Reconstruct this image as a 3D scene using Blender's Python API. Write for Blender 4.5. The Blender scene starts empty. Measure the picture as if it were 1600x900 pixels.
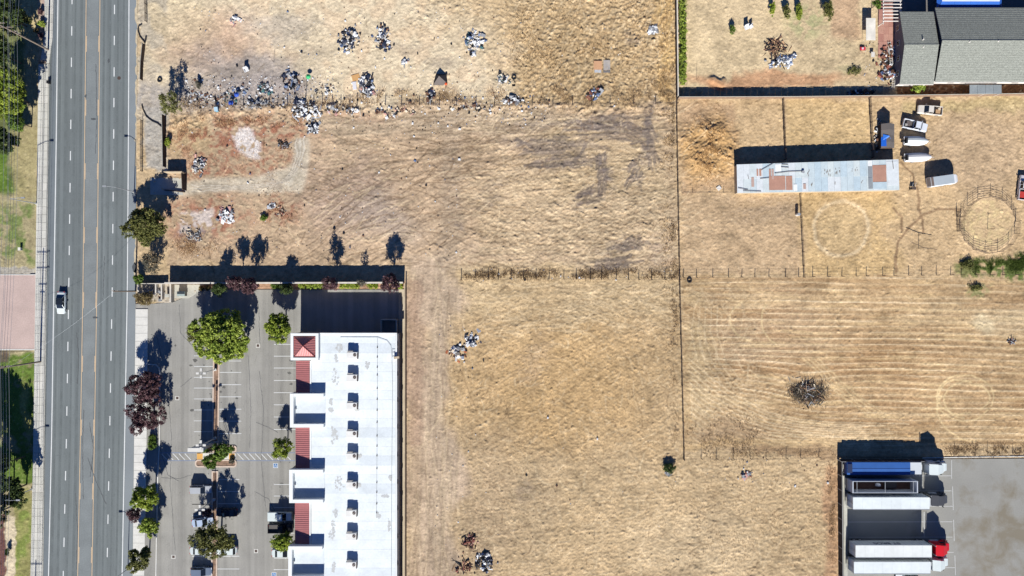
import bpy, math, random
import numpy as np
from mathutils import Vector, Matrix
random.seed(7)
rng = np.random.default_rng(7)
PI = math.pi; R = math.radians
SC = bpy.context.scene
COL = SC.collection
# ------------------------------------------------------------------ camera (a drone looking straight down)
S = 0.138            # metres of ground per photograph pixel
H = 156.0            # flying height
cam_d = bpy.data.cameras.new('drone_camera')
cam = bpy.data.objects.new('drone_camera', cam_d); COL.objects.link(cam)
cam.location = (0, 0, H); cam.rotation_euler = (0, 0, 0)
cam_d.sensor_width = 36.0; cam_d.lens = 18.0 / (800.0 / 1130.4)
cam_d.clip_start = 1.0; cam_d.clip_end = 9000.0
SC.camera = cam
# ------------------------------------------------------------------ sky and sun
ELEV, AZ = 33.0, 181.5          # sun in the south: shadows fall up the picture
w = bpy.data.worlds.new('World'); SC.world = w; w.use_nodes = True
nt = w.node_tree; nt.nodes.clear()
sky = nt.nodes.new('ShaderNodeTexSky'); sky.sky_type = 'NISHITA'; sky.sun_disc = False
sky.sun_elevation = R(ELEV); sky.sun_rotation = R(AZ); sky.air_density = 1.0; sky.dust_density = 0.0; sky.ozone_density = 8.0
bg = nt.nodes.new('ShaderNodeBackground'); bg.inputs['Strength'].default_value = 0.05
wo = nt.nodes.new('ShaderNodeOutputWorld')
tn = nt.nodes.new('ShaderNodeMix'); tn.data_type = 'RGBA'; tn.blend_type = 'MULTIPLY'; tn.inputs[0].default_value = 1.0
tn.inputs[7].default_value = (0.52, 0.67, 0.98, 1); nt.links.new(sky.outputs[0], tn.inputs[6]); nt.links.new(tn.outputs[2], bg.inputs[0]); nt.links.new(bg.outputs[0], wo.inputs[0])
sun_d = bpy.data.lights.new('sun', 'SUN'); sun_d.energy = 5.0; sun_d.angle = R(0.5); sun_d.color = (1.0, 0.97, 0.915)
sun = bpy.data.objects.new('sun', sun_d); COL.objects.link(sun)
az = R(AZ)
sdir = Vector((math.sin(az) * math.cos(R(ELEV)), math.cos(az) * math.cos(R(ELEV)), math.sin(R(ELEV))))
sun.rotation_euler = sdir.to_track_quat('Z', 'Y').to_euler()
SC.view_settings.view_transform = 'Standard'; SC.view_settings.look = 'None'
SC.view_settings.exposure = 0.92; SC.view_settings.gamma = 1.0
SC.render.resolution_x = 1024; SC.render.resolution_y = 576

# ------------------------------------------------------------------ helpers
K = 1.6
def G(px, py): return ((px - 800) * S, (450 - py) * S)
def T(px, py, h):                       # where a thing seen at that pixel stands when it is h metres high
    k = (H - h) / H
    return ((px - 800) * S * k, (450 - py) * S * k)
def lin(c):
    c = np.asarray(c, float) / 255.0
    return np.where(c <= 0.04045, c / 12.92, ((c + 0.055) / 1.055) ** 2.4)
def alb(c): return np.clip(lin(c) / K, 0.004, 0.85)

def tag(o, label=None, cat=None, group=None, kind=None):
    if label: o['label'] = label
    if cat: o['category'] = cat
    if group: o['group'] = group
    if kind: o['kind'] = kind
    return o
def thing(name, label, cat, loc=(0, 0, 0), rz=0.0, group=None):
    o = bpy.data.objects.new(name, None); COL.objects.link(o)
    o.empty_display_size = 0.5; o.location = loc; o.rotation_euler = (0, 0, rz)
    return tag(o, label, cat, group)
def copy_tree(o, parent=None):
    c = o.copy(); COL.objects.link(c)
    if parent is not None: c.parent = parent
    for ch in KIDS.get(o.name, []): 
        cc = copy_tree(ch, c)
    return c
KIDS = {}
def dup(root, loc, rz, label, group=None, cat=None):
    c = copy_tree(root)
    c.location = loc; c.rotation_euler = (0, 0, rz); c['label'] = label
    if group: c['group'] = group
    if cat: c['category'] = cat
    return c
def link(name, me, parent=None, loc=None, rz=None):
    o = bpy.data.objects.new(name, me); COL.objects.link(o)
    if parent is not None:
        o.parent = parent; KIDS.setdefault(parent.name, []).append(o)
    if loc is not None: o.location = loc
    if rz is not None: o.rotation_euler = (0, 0, rz)
    return o

class MB:
    def __init__(s): s.v = []; s.f = []
    def add(s, vs, fs):
        n = len(s.v); s.v += [tuple(p) for p in vs]; s.f += [tuple(i + n for i in f) for f in fs]; return s
    def box(s, cx, cy, z0, z1, wx, wy, rz=0.0, taper=1.0, tx=None, ty=None):
        c, sn = math.cos(rz), math.sin(rz); vs = []
        for z, k in ((z0, 1.0), (z1, taper)):
            ax = wx * (k if tx is None or z == z0 else tx); ay = wy * (k if ty is None or z == z0 else ty)
            for a, b in ((-.5, -.5), (.5, -.5), (.5, .5), (-.5, .5)):
                x, y = a * ax, b * ay
                vs.append((cx + x * c - y * sn, cy + x * sn + y * c, z))
        return s.add(vs, [(3, 2, 1, 0), (4, 5, 6, 7), (0, 1, 5, 4), (1, 2, 6, 5), (2, 3, 7, 6), (3, 0, 4, 7)])
    def prism(s, pts, z0, z1):          # pts counter-clockwise seen from above
        a = sum(pts[i][0] * pts[(i + 1) % len(pts)][1] - pts[(i + 1) % len(pts)][0] * pts[i][1] for i in range(len(pts)))
        if a < 0: pts = pts[::-1]
        n = len(pts)
        zz0 = z0 if isinstance(z0, (list, tuple)) else [z0] * n
        vs = [(p[0], p[1], z) for p, z in zip(pts, zz0)] + [(p[0], p[1], z1) for p in pts]
        fs = [tuple(range(n - 1, -1, -1)), tuple(range(n, 2 * n))] + [(i, (i + 1) % n, n + (i + 1) % n, n + i) for i in range(n)]
        return s.add(vs, fs)
    def slab(s, tops, th):              # tops: 3-D points (ccw from above); thickness downwards
        n = len(tops)
        vs = [(p[0], p[1], p[2] - th) for p in tops] + [tuple(p) for p in tops]
        fs = [tuple(range(n - 1, -1, -1)), tuple(range(n, 2 * n))] + [(i, (i + 1) % n, n + (i + 1) % n, n + i) for i in range(n)]
        return s.add(vs, fs)
    def sheet(s, pts, z):
        return s.add([(p[0], p[1], z) for p in pts], [tuple(range(len(pts)))])
    def tube(s, a, b, r0, r1=None, n=6, caps=True):
        r1 = r0 if r1 is None else r1
        a, b = Vector(a), Vector(b); d = (b - a)
        if d.length < 1e-6: return s
        q = d.to_track_quat('Z', 'Y'); vs = []
        for p, r in ((a, r0), (b, r1)):
            for i in range(n):
                t = 2 * PI * i / n
                vs.append(tuple(p + q @ Vector((r * math.cos(t), r * math.sin(t), 0))))
        fs = [(i, (i + 1) % n, n + (i + 1) % n, n + i) for i in range(n)]
        if caps: fs += [tuple(range(n - 1, -1, -1)), tuple(range(n, 2 * n))]
        return s.add(vs, fs)
    def path(s, pts, r, n=5):
        for a, b in zip(pts[:-1], pts[1:]): s.tube(a, b, r, r, n)
        return s
    def loft(s, st):                    # st: (x, half width, z0, z1)
        vs = []; m = 8
        for x, hw, z0, z1 in st:
            hgt = z1 - z0
            ring = [(-hw * .92, z0), (-hw, z0 + .3 * hgt), (-hw * .97, z0 + .78 * hgt), (-hw * .84, z1), (hw * .84, z1), (hw * .97, z0 + .78 * hgt), (hw, z0 + .3 * hgt), (hw * .92, z0)]
            vs += [(x, y, z) for y, z in ring]
        fs = []
        for i in range(len(st) - 1):
            for j in range(m):
                a = i * m + j; b = i * m + (j + 1) % m
                fs.append((a, b, b + m, a + m))
        fs.append(tuple(range(m - 1, -1, -1))); fs.append(tuple(range((len(st) - 1) * m, len(st) * m)))
        return s.add(vs, fs)
    def mesh(s, name, mat, smooth=False):
        me = bpy.data.meshes.new(name); me.from_pydata(s.v, [], s.f); me.materials.append(mat)
        if smooth: me.polygons.foreach_set('use_smooth', [True] * len(me.polygons))
        me.update(); return me
    def build(s, name, mat, parent=None, smooth=False, loc=None, rz=None):
        return link(name, s.mesh(name, mat, smooth), parent, loc, rz)

def mat(name, c, rough=0.8, metal=0.0, ns=0.6, na=0.12, fs=6.0, fa=0.10, bump=0.0, raw=False, spec=0.3, attr=None, trans=0.0):
    m = bpy.data.materials.new(name); m.use_nodes = True; t = m.node_tree; N = t.nodes; L = t.links
    b = N['Principled BSDF']; b.inputs['Roughness'].default_value = rough; b.inputs['Metallic'].default_value = metal
    b.inputs['Specular IOR Level'].default_value = spec
    col = np.array(c, float) if raw else alb(c)
    geo = N.new('ShaderNodeNewGeometry')
    if attr:
        src = N.new('ShaderNodeAttribute'); src.attribute_name = attr; csock = src.outputs['Color']
    else:
        src = N.new('ShaderNodeRGB'); src.outputs[0].default_value = (*col, 1); csock = src.outputs[0]
    last = csock
    for sc, am, det in ((ns, na, 4.0), (fs, fa, 3.0)):
        if am <= 0: continue
        n = N.new('ShaderNodeTexNoise'); n.inputs['Scale'].default_value = sc; n.inputs['Detail'].default_value = det
        L.new(geo.outputs['Position'], n.inputs['Vector'])
        r = N.new('ShaderNodeMapRange'); r.inputs[1].default_value = 0.3; r.inputs[2].default_value = 0.7
        r.inputs[3].default_value = 1 - am; r.inputs[4].default_value = 1 + am
        L.new(n.outputs['Fac'], r.inputs[0])
        mx = N.new('ShaderNodeMix'); mx.data_type = 'RGBA'; mx.blend_type = 'MULTIPLY'; mx.inputs[0].default_value = 1
        L.new(last, mx.inputs[6]); L.new(r.outputs[0], mx.inputs[7]); last = mx.outputs[2]
    L.new(last, b.inputs['Base Color'])
    if bump > 0:
        n = N.new('ShaderNodeTexNoise'); n.inputs['Scale'].default_value = 5.0; n.inputs['Detail'].default_value = 5.0
        L.new(geo.outputs['Position'], n.inputs['Vector'])
        bp = N.new('ShaderNodeBump'); bp.inputs['Strength'].default_value = 1.0; bp.inputs['Distance'].default_value = bump
        L.new(n.outputs['Fac'], bp.inputs['Height']); L.new(bp.outputs[0], b.inputs['Normal'])
    if trans > 0:
        tr = N.new('ShaderNodeBsdfTranslucent'); L.new(last, tr.inputs[0])
        ms = N.new('ShaderNodeMixShader'); ms.inputs[0].default_value = trans
        L.new(b.outputs[0], ms.inputs[1]); L.new(tr.outputs[0], ms.inputs[2]); L.new(ms.outputs[0], N['Material Output'].inputs[0])
    return m
_mc = {}
def paint(c, rough=0.4, metal=0.0, **k):
    key = (tuple(c), rough, metal)
    if key not in _mc: _mc[key] = mat('paint_%d_%d_%d' % tuple(int(x) for x in c), c, rough, metal, na=.05, fa=.03, **k)
    return _mc[key]

M = {}
M['white_paint'] = mat('white_road_paint', (232, 234, 232), .7, fs=9, fa=.15, na=.08)
M['yellow_paint'] = mat('yellow_road_paint', (226, 196, 158), .7, fs=9, fa=.15, na=.08)
M['blue_paint'] = mat('blue_kerb_paint', (140, 152, 174), .8, fs=6, fa=.2)
M['glass'] = mat('dark_glass', (.012, .016, .022), .08, raw=True, na=0, fa=0, spec=.6)
M['tyre'] = mat('tyre_rubber', (.02, .02, .021), .85, raw=True, na=0, fa=0)
M['rim'] = mat('wheel_rim', (.4, .4, .42), .35, .8, raw=True, na=0, fa=0)
M['black'] = mat('black_metal', (.02, .02, .022), .6, raw=True, na=0, fa=.1)
M['steel'] = mat('galvanised_steel', (190, 193, 195), .45, .3)
M['dark_steel'] = mat('rusty_dark_steel', (95, 80, 72), .7, .2)
M['conc'] = mat('pale_concrete', (205, 203, 190), .9, ns=.35, na=.10, fs=3, fa=.08, bump=.01)
M['conc2'] = mat('light_concrete', (228, 226, 218), .9, ns=.5, na=.06, fs=4, fa=.06)
M['conc3'] = mat('grey_concrete', (196, 194, 182), .9, ns=.35, na=.12, fs=3, fa=.1)
M['cmu'] = mat('painted_block_wall', (225, 218, 205), .9, fs=4, fa=.08)
M['cmu_tan'] = mat('tan_block_wall', (196, 178, 150), .9, fs=4, fa=.1)
M['wood'] = mat('weathered_wood', (150, 125, 104), .9, ns=2, na=.2)
M['darkwood'] = mat('dark_old_wood', (82, 66, 56), .9, ns=2, na=.2)
M['bark'] = mat('bark', (.09, .065, .045), .9, raw=True, ns=2, na=.3)
M['red_light'] = mat('red_lens', (.35, .01, .01), .2, raw=True, na=0, fa=0)
M['lens'] = mat('headlight_lens', (.6, .6, .62), .1, raw=True, na=0, fa=0)
M['soil'] = mat('mulch_soil', (152, 124, 104), .95, ns=1.5, na=.3, fs=8, fa=.3, bump=.05)

# ------------------------------------------------------------------ ground: one sheet, colour and relief computed here
STEP = 1.35
xs = np.arange(-24, 1624 + .1, STEP); ys = np.arange(-22, 922 + .1, STEP)
NX, NY = len(xs), len(ys)
PX, PY = np.meshgrid(xs, ys)
KX = np.fft.fftfreq(NX, STEP)[None, :]; KY = np.fft.fftfreq(NY, STEP)[:, None]
def nz(sx, sy=None, th=0.0, seed=0):
    """gaussian noise with correlation lengths sx, sy (photo px), turned by th degrees, unit deviation"""
    sy = sx if sy is None else sy
    g = np.random.default_rng(seed + 100).standard_normal((NY, NX)).astype(np.float32)
    t = R(th); u = KX * math.cos(t) + KY * math.sin(t); v = -KX * math.sin(t) + KY * math.cos(t)
    f = np.exp(-2 * (PI ** 2) * ((u * sx) ** 2 + (v * sy) ** 2) * .5)
    o = np.fft.ifft2(np.fft.fft2(g) * f).real
    return o / o.std()
W1 = nz(22, seed=1); W2 = nz(22, seed=2); w1 = nz(5, seed=3); w2 = nz(5, seed=4)
F1 = nz(1.2, seed=5); F2 = nz(3, seed=6); F3 = nz(9, seed=7); F4 = nz(40, seed=8)
def sst(a, b, x): t = np.clip((x - a) / (b - a), 0, 1); return t * t * (3 - 2 * t)
def warp(a, b): return PX + W1 * a + w1 * b, PY + W2 * a + w2 * b
def m_ell(cx, cy, rx, ry, rot=0, soft=.3, a=3, b=1.5):
    X, Y = warp(a, b); t = R(rot); dx, dy = X - cx, Y - cy
    u = (dx * math.cos(t) + dy * math.sin(t)) / rx; v = (-dx * math.sin(t) + dy * math.cos(t)) / ry
    return 1 - sst(1 - soft, 1 + soft, np.sqrt(u * u + v * v))
def m_rect(x0, y0, x1, y1, soft=4, a=3, b=1.5):
    X, Y = warp(a, b)
    return sst(-soft, soft, X - x0) * sst(-soft, soft, x1 - X) * sst(-soft, soft, Y - y0) * sst(-soft, soft, y1 - Y)
def m_line(pts, wd, soft=1.2, a=0, b=.5):
    pts = np.array(pts, float); x0, y0 = pts.min(0) - wd - 12; x1, y1 = pts.max(0) + wd + 12
    i0, i1 = np.searchsorted(xs, [x0, x1]); j0, j1 = np.searchsorted(ys, [y0, y1])
    o = np.zeros((NY, NX), np.float32)
    if i1 <= i0 or j1 <= j0: return o
    sl = (slice(j0, j1), slice(i0, i1)); X = PX[sl] + W1[sl] * a + w1[sl] * b; Y = PY[sl] + W2[sl] * a + w2[sl] * b
    d = np.full(X.shape, 1e9)
    for (ax, ay), (bx, by) in zip(pts[:-1], pts[1:]):
        vx, vy = bx - ax, by - ay; L2 = vx * vx + vy * vy + 1e-9
        t = np.clip(((X - ax) * vx + (Y - ay) * vy) / L2, 0, 1)
        d = np.minimum(d, np.hypot(X - ax - t * vx, Y - ay - t * vy))
    o[sl] = 1 - sst(wd - soft * .5, wd + soft, d); return o
def m_poly(pts, soft=0, a=0, b=0):
    X, Y = warp(a, b) if (a or b) else (PX, PY)
    ins = np.zeros((NY, NX), bool); n = len(pts)
    for i in range(n):
        x0, y0 = pts[i]; x1, y1 = pts[(i + 1) % n]
        if y0 == y1: continue
        c = ((Y > min(y0, y1)) & (Y <= max(y0, y1)))
        xi = x0 + (Y - y0) * (x1 - x0) / (y1 - y0); ins ^= c & (X < xi)
    m = ins.astype(np.float32)
    if soft > 0:
        f = np.exp(-2 * PI ** 2 * (KX ** 2 + KY ** 2) * soft ** 2); m = np.clip(np.fft.ifft2(np.fft.fft2(m) * f).real, 0, 1)
    return m
def acc_line(acc, pts, wd, soft=.9, k=1.0, b=.4):
    pts = np.array(pts, float); x0, y0 = pts.min(0) - wd - 4; x1, y1 = pts.max(0) + wd + 4
    i0, i1 = np.searchsorted(xs, [x0, x1]); j0, j1 = np.searchsorted(ys, [y0, y1])
    if i1 <= i0 or j1 <= j0: return
    sl = (slice(j0, j1), slice(i0, i1)); X = PX[sl] + w1[sl] * b; Y = PY[sl] + w2[sl] * b; d = np.full(X.shape, 1e9)
    for (ax, ay), (bx, by) in zip(pts[:-1], pts[1:]):
        vx, vy = bx - ax, by - ay; t = np.clip(((X - ax) * vx + (Y - ay) * vy) / (vx * vx + vy * vy + 1e-9), 0, 1)
        d = np.minimum(d, np.hypot(X - ax - t * vx, Y - ay - t * vy))
    acc[sl] = np.maximum(acc[sl], k * (1 - sst(wd - soft * .5, wd + soft, d)))
def arcs(acc, n, box, ang, spread, ln, curv, wd=.6, k=.9, seed=0, b=.4):
    g = np.random.default_rng(seed)
    for _ in range(n):
        x, y = g.uniform(box[0], box[2]), g.uniform(box[1], box[3]); a = R(ang(x, y) if callable(ang) else ang) + g.normal(0, R(spread)); L = ln * g.uniform(.35, 1.5); c = g.normal(0, curv); m = 5; pts = [(x, y)]
        for i in range(m): x += L / m * math.cos(a); y += L / m * math.sin(a); a += c / m; pts.append((x, y))
        acc_line(acc, pts, wd * g.uniform(.6, 1.4), .9, k * g.uniform(.4, 1), b)
C = np.zeros((NY, NX, 3)); C[:] = lin((203, 176, 134))
Z = np.zeros((NY, NX)); AMP = np.full((NY, NX), .035)
def mix(mask, c, k=1.0):
    global C
    mk = (np.clip(mask, 0, 1) * k)[..., None]; C = C * (1 - mk) + lin(c) * mk
def amp(mask, v):
    global AMP
    AMP = AMP * (1 - mask) + v * mask
# broad regions
mix(m_rect(214, -90, 820, 160, 18, 10), (230, 209, 170))
mix(m_rect(214, -90, 820, 160, 14, 6) * sst(-.2, 1.2, F3 + .6 * F4), (214, 188, 150), .75)
mix(m_ell(335, 62, 74, 46, 0, .5, 7, 3) , (216, 182, 148), .9); mix(m_ell(395, 108, 84, 36, 10, .5, 8, 3), (176, 163, 148), .9); mix(m_ell(440, 40, 60, 22, 10, .6, 8, 3), (196, 182, 160), .6); mix(m_rect(284, 118, 470, 168, 8, 4), (170, 158, 146), .75)
mix(m_ell(280, 30, 60, 40, 0, .5), (224, 203, 160), .6)
top_r = m_rect(770, -190, 1054, 175, 45, 14); mix(top_r, (204, 174, 128)); amp(top_r, .10)
mix(m_rect(650, -190, 860, 30, 40, 14), (200, 172, 128), .8); amp(m_rect(640, -90, 830, 40, 18), .07)
mix(m_rect(1026, -90, 1054, 160, 5, 3), (222, 184, 122), .8)
mid = m_rect(258, 165, 1056, 415, 8, 4); mix(mid, (196, 168, 133))
mix(m_rect(262, 168, 335, 240, 14, 7), (214, 184, 136), .8); amp(m_rect(262, 165, 480, 200, 8), .08)
for e in ((350, 215, 75, 36, 0), (440, 200, 50, 18, 0), (415, 262, 40, 16, -20), (330, 268, 40, 14, 0), (320, 345, 62, 34, 0), (440, 325, 22, 26, 40), (560, 180, 60, 10, 0)):
    mix(m_ell(*e, soft=.6, a=6, b=3) * sst(-1.3, .8, F2 + F3 * .7), (160, 106, 82), .9)
mix(m_ell(545, 310, 75, 60, 20, .6, 8), (178, 154, 132), .7); mix(m_ell(600, 340, 60, 30, 20, .6, 8), (160, 146, 130), .5)
mid_r = m_rect(735, 235, 1052, 412, 40, 14); mix(mid_r, (202, 175, 135), .75); amp(mid_r, .06)
mix(m_rect(850, 180, 1050, 300, 25, 8), (198, 172, 130), .6)
mix(m_rect(480, 172, 860, 205, 12, 5), (188, 166, 134), .8)
# sweeping tractor streaks, three directions
st0 = nz(34, 1.5, -4, 20); st1 = nz(26, 1.4, 28, 21); st2 = nz(26, 1.4, -32, 22); st3 = nz(1.6, 34, 3, 23); st4 = nz(16, 1.2, -60, 24); st5 = nz(60, 1.2, 0, 25)
stk = np.zeros((NY, NX)); stk += m_rect(480, 170, 1050, 270, 30) * st0; stk += m_rect(440, 260, 760, 420, 30) * st2 * .8
stk += m_rect(740, 270, 1050, 425, 30) * (st1 * .5 + st0 * .6); stk += m_rect(800, -80, 1050, 180, 20) * st4 * .7
stk += m_rect(636, 400, 735, 980, 14) * st3 * .6; stk += m_rect(720, 440, 900, 520, 20) * st0 * .5; stk += m_rect(730, 500, 1066, 720, 20) * st2 * .35 + m_rect(730, 700, 1310, 980, 20) * (st0 * .45 + st1 * .25)
field_r = m_rect(1066, 434, 1700, 700, 5, 2)
# lanes and grounds further down
lane = m_rect(634, 395, 722, 980, 20, 16); mix(lane, (196, 171, 140)); amp(lane, .025)
mix(m_line([(700, 200), (705, 400), (685, 560), (690, 800), (700, 980)], 14, 12, 4), (176, 155, 127), .55)
mix(m_line([(640, 450), (648, 700), (645, 980)], 9, 8, 3), (176, 150, 118), .5)
cen = m_rect(722, 452, 1066, 980, 26, 16, 3); mix(cen, (196, 167, 124)); amp(cen, .05)
mix(m_ell(880, 590, 130, 110, 0, .7, 10), (200, 164, 112), .7); mix(m_rect(720, 430, 1060, 500, 15, 6), (203, 176, 132), .7); amp(m_rect(720, 430, 900, 500, 15), .04)
low = m_rect(722, 715, 1312, 980, 14, 6); mix(low, (200, 172, 129), .8); amp(low, .045)
mix(m_ell(1090, 860, 90, 60, 0, .7, 10), (214, 188, 146), .6); mix(m_ell(840, 790, 40, 90, 0, .7, 10), (184, 160, 124), .5); mix(m_ell(760, 800, 40, 110, 0, .7, 10), (178, 154, 122), .5)
# right-hand paddocks
pad = m_rect(1060, 155, 1700, 430, 4, 2); mix(pad, (206, 175, 130)); amp(pad, .04)
mix(m_rect(1064, 160, 1150, 300, 6, 3), (188, 156, 118), .9); gold = m_ell(1106, 228, 42, 55, 0, .35, 5, 2); mix(gold, (202, 162, 108)); amp(gold, .12)
mix(m_rect(1228, 156, 1358, 246, 4, 2), (212, 180, 128), .9); mix(m_ell(1530, 240, 90, 60, 0, .6, 8), (192, 164, 128), .7); mix(m_rect(1410, 156, 1600, 176, 5), (190, 170, 118), .6)
mix(m_rect(1064, 305, 1248, 430, 5, 2), (198, 168, 128), .9)
r = np.hypot(PX - 1314, PY - 357) + w1 * .6
mix(m_rect(1256, 290, 1400, 440, 12, 9), (207, 174, 120), .75); mix(sst(44, 42, r), (204, 174, 126), .9); mix(np.exp(-((r - 42.5) / 3.2) ** 2), (224, 197, 152), .95); mix(np.exp(-((r - 47.5) / 1.6) ** 2) + np.exp(-((r - 38) / 1.4) ** 2), (176, 144, 104), .4)
r = np.hypot(PX - 1543, (PY - 352) * 1.02) + w1 * .6
mix(sst(50, 46, r), (220, 188, 142), .8); mix(sst(42, 38, r) * (.4 + .3 * F2), (206, 182, 130), .9)
for ln, wd in (([(1408, 256), (1427, 272), (1434, 300), (1434, 325), (1441, 345), (1442, 365)], 1.5), ([(1500, 328), (1465, 328), (1441, 336), (1420, 355), (1405, 375), (1398, 400)], 1.6), ([(1395, 325), (1408, 340), (1409, 360)], 1.5), ([(1398, 400), (1400, 425)], 2)):
    mix(m_line(ln, wd, 1.5, 1), (150, 122, 90), .9)
# striped stubble
mix(field_r, (190, 158, 114)); amp(field_r, .035)
mix(field_r * m_ell(1190, 520, 110, 60, 0, .7, 9), (182, 152, 118), .6); mix(field_r * m_ell(1400, 610, 150, 60, 0, .7, 9), (188, 152, 108), .5)
mix(field_r * m_ell(1085, 560, 26, 140, 0, .6, 6), (198, 172, 128), .8)
Yb = PY + 5 * np.sin((PX - 1070) / 240.0) - .02 * (PX - 1300) + .9 * np.sin(PX / 60.0 + PY / 35.0) + .35 * W2
Yb = Yb + 70 * sst(1300, 1070, PX) * sst(525, 720, PY) - 10 * np.exp(-((PX - 1262) / 45) ** 2 - ((PY - 600) / 30) ** 2)
PER = 9.6
ph = (Yb / PER) % 1.0; idx = np.floor(Yb / PER).astype(int) % 97
rs = np.random.default_rng(5).uniform(.25, 1, 97)[idx]
line = np.maximum(np.exp(-((ph - .5) / .085) ** 2) * (.35 + .65 * rs), np.exp(-((ph - .72) / .06) ** 2) * (1 - rs) * .8) * sst(1072, 1130, PX + W1 * 12) * (.75 + .3 * np.clip(nz(30, 2, 0, 31), -1.5, 1.5))
dark = np.clip(np.cos(2 * PI * ph) , 0, 1) * np.clip(.4 + .5 * nz(60, 6, 2, 32), 0, 1)
mix(field_r * dark, (152, 122, 88), .5); mix(field_r * sst(.1, 1.6, nz(90, 12, 2, 35)), (170, 134, 92), .75); mix(field_r * sst(.1, 1.6, nz(90, 14, 1, 36)), (208, 178, 132), .7); mix(field_r * np.clip(line, 0, 1), (248, 222, 176), .95)
mix(field_r * sst(.4, 1.6, nz(26, 1.3, 1, 33)), (226, 196, 142), .4); mix(field_r * sst(.5, 1.8, nz(26, 1.5, -1, 34)), (160, 126, 86), .5)
Z += field_r * (np.clip(line, 0, 1) * .03 - dark * .02)
for k in range(7):                       # turning circles left by the mower
    cx, cy, rr, a0, a1 = ((1508, 622, 44, -20, 330), (1500, 620, 33, 60, 300), (1512, 625, 36, 90, 260), (1520, 622, 26, -60, 90), (1250, 500, 60, 150, 230), (1180, 500, 40, 120, 260), (1525, 640, 60, 150, 270))[k]
    mix(m_line([(cx + rr * math.cos(R(t)), cy - rr * math.sin(R(t)) * .82) for t in np.linspace(a0, a1, 26)], .7, 1.4, .5), (232, 204, 150), .75)
hv = np.zeros((NY, NX))
for k in range(15): acc_line(hv, [(1076 + k * .5, 560 + k * 9.5), (1110, 590 + k * 8.6), (1150, 618 + k * 7.2), (1200, 644 + k * 5.2), (1250, 655 + k * 4), (1300, 660 + k * 3.4), (1420 - (k * 37) % 80, 662 + k * 3.1)], .55, 1, .9, .3)
for k in range(5): acc_line(hv, [(1085 + k * 9, 480), (1080 + k * 10, 520), (1090 + k * 11, 565), (1125 + k * 11, 610)], .5, 1, .6, .3)
for k in range(4): acc_line(hv, [(1172 + k * 6, 560), (1166 + k * 6, 600), (1186 + k * 5, 640), (1230 + k * 4, 660)], .5, 1, .3, .3)
mix(hv * field_r, (242, 216, 170), .7)
for k in range(4): mix(m_line([(1255 + k * 7, 560), (1310 + k * 9, 615), (1360 + k * 10, 650)], .7, 1.4, 1), (226, 198, 146), .6)
mix(m_ell(1540, 508, 22, 18, 10, .5, 6, 3), (212, 196, 156), .55); mix(m_ell(1590, 510, 30, 24, 10, .5, 6, 3), (214, 192, 150), .35)
mix(m_ell(1522, 452, 22, 10, 0, .5, 4) * sst(-.6, .8, F2), (136, 138, 88), .8)
# yards north-east
ney = m_rect(1060, -90, 1400, 140, 2, 1); mix(ney, (215, 190, 146)); amp(ney, .03)
mix(m_ell(1264, 36, 30, 24, 0, .6, 4) * sst(-.8, .8, F2), (168, 166, 116), .8); mix(m_rect(1300, -50, 1345, 60, 6, 2), (202, 166, 128), .8)
mix(m_ell(1200, 124, 135, 13, 0, .4, 5), (196, 150, 110), .9); mix(m_ell(1120, 124, 13, 10, 0, .3), (186, 140, 100), .9); mix(m_ell(1332, 108, 16, 10, 0, .6), (176, 166, 122), .6)
mix(m_rect(1402, 130, 1700, 150, 2, 1), (146, 100, 66), .95); amp(m_rect(1402, 134, 1700, 150, 3), .1)
grs = m_rect(1494, 405, 1700, 431, 6, 4) + m_ell(1590, 415, 40, 22, 0, .3, 5); mix(grs * sst(-1.4, .1, F2), (108, 124, 62), .95); mix(m_ell(1505, 418, 16, 10, 0, .5) * sst(-.3, .8, F2), (130, 128, 80), .9)
# darker ash and burn marks
for e, k in (((930, 190, 55, 11, 5), .8), ((1014, 205, 7, 46, 5), .8), ((943, 270, 9, 30, -12), .9), ((915, 310, 17, 11, -35), .9), ((1000, 262, 8, 26, 20), .55), ((965, 385, 40, 6, -8), .6), ((945, 412, 36, 6, 2), .85), ((985, 68, 16, 9, 30), .7), ((850, 195, 60, 6, 0), .6), ((714, 355, 7, 5, 0), .7), ((714, 305, 5, 9, 0), .6), ((835, 222, 70, 10, 8), .5), ((880, 255, 60, 12, -6), .4), ((770, 290, 40, 10, -25), .4), ((765, 315, 30, 7, -20), .5), ((1035, 390, 14, 40, 10), .45), ((635, 75, 30, 9, 0), .5), ((690, 100, 22, 12, 0), .5), ((480, 88, 40, 14, 0), .35), ((835, 560, 20, 40, 10), .3), ((820, 770, 14, 16, 0), .4), ((1530, 100, 1, 1, 0), 0), ((1195, 325, 60, 20, 0), .3)):
    mix(m_ell(*e, soft=.6, a=4, b=2) * (sst(-1.6, .7, st0 * .6 + F2 * .6)), (136, 122, 108), k)
drive = m_poly([(282, 282), (400, 278), (455, 258), (462, 222), (482, 214), (484, 250), (474, 292), (470, 300), (285, 304)], 2.5, 2, .6)
def ang_mid(x, y):
    return 28 * math.sin(x / 95.0) * math.cos(y / 60.0) - 12
dk = np.zeros((NY, NX)); lt_ = np.zeros((NY, NX))
arcs(dk, 300, (480, 175, 1040, 420), ang_mid, 12, 46, .5, .55, .9, 1); arcs(lt_, 320, (480, 175, 1040, 420), ang_mid, 14, 40, .5, .6, .8, 2)
arcs(dk, 90, (600, 175, 960, 300), -4, 8, 90, .35, .7, .9, 3); arcs(lt_, 90, (700, 175, 1040, 420), -8, 16, 80, .6, .7, .8, 4)
arcs(dk, 60, (650, 330, 1000, 410), -6, 6, 110, .3, .6, .7, 5); arcs(lt_, 160, (840, 300, 1050, 420), -22, 16, 34, .5, .7, .8, 6)
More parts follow.
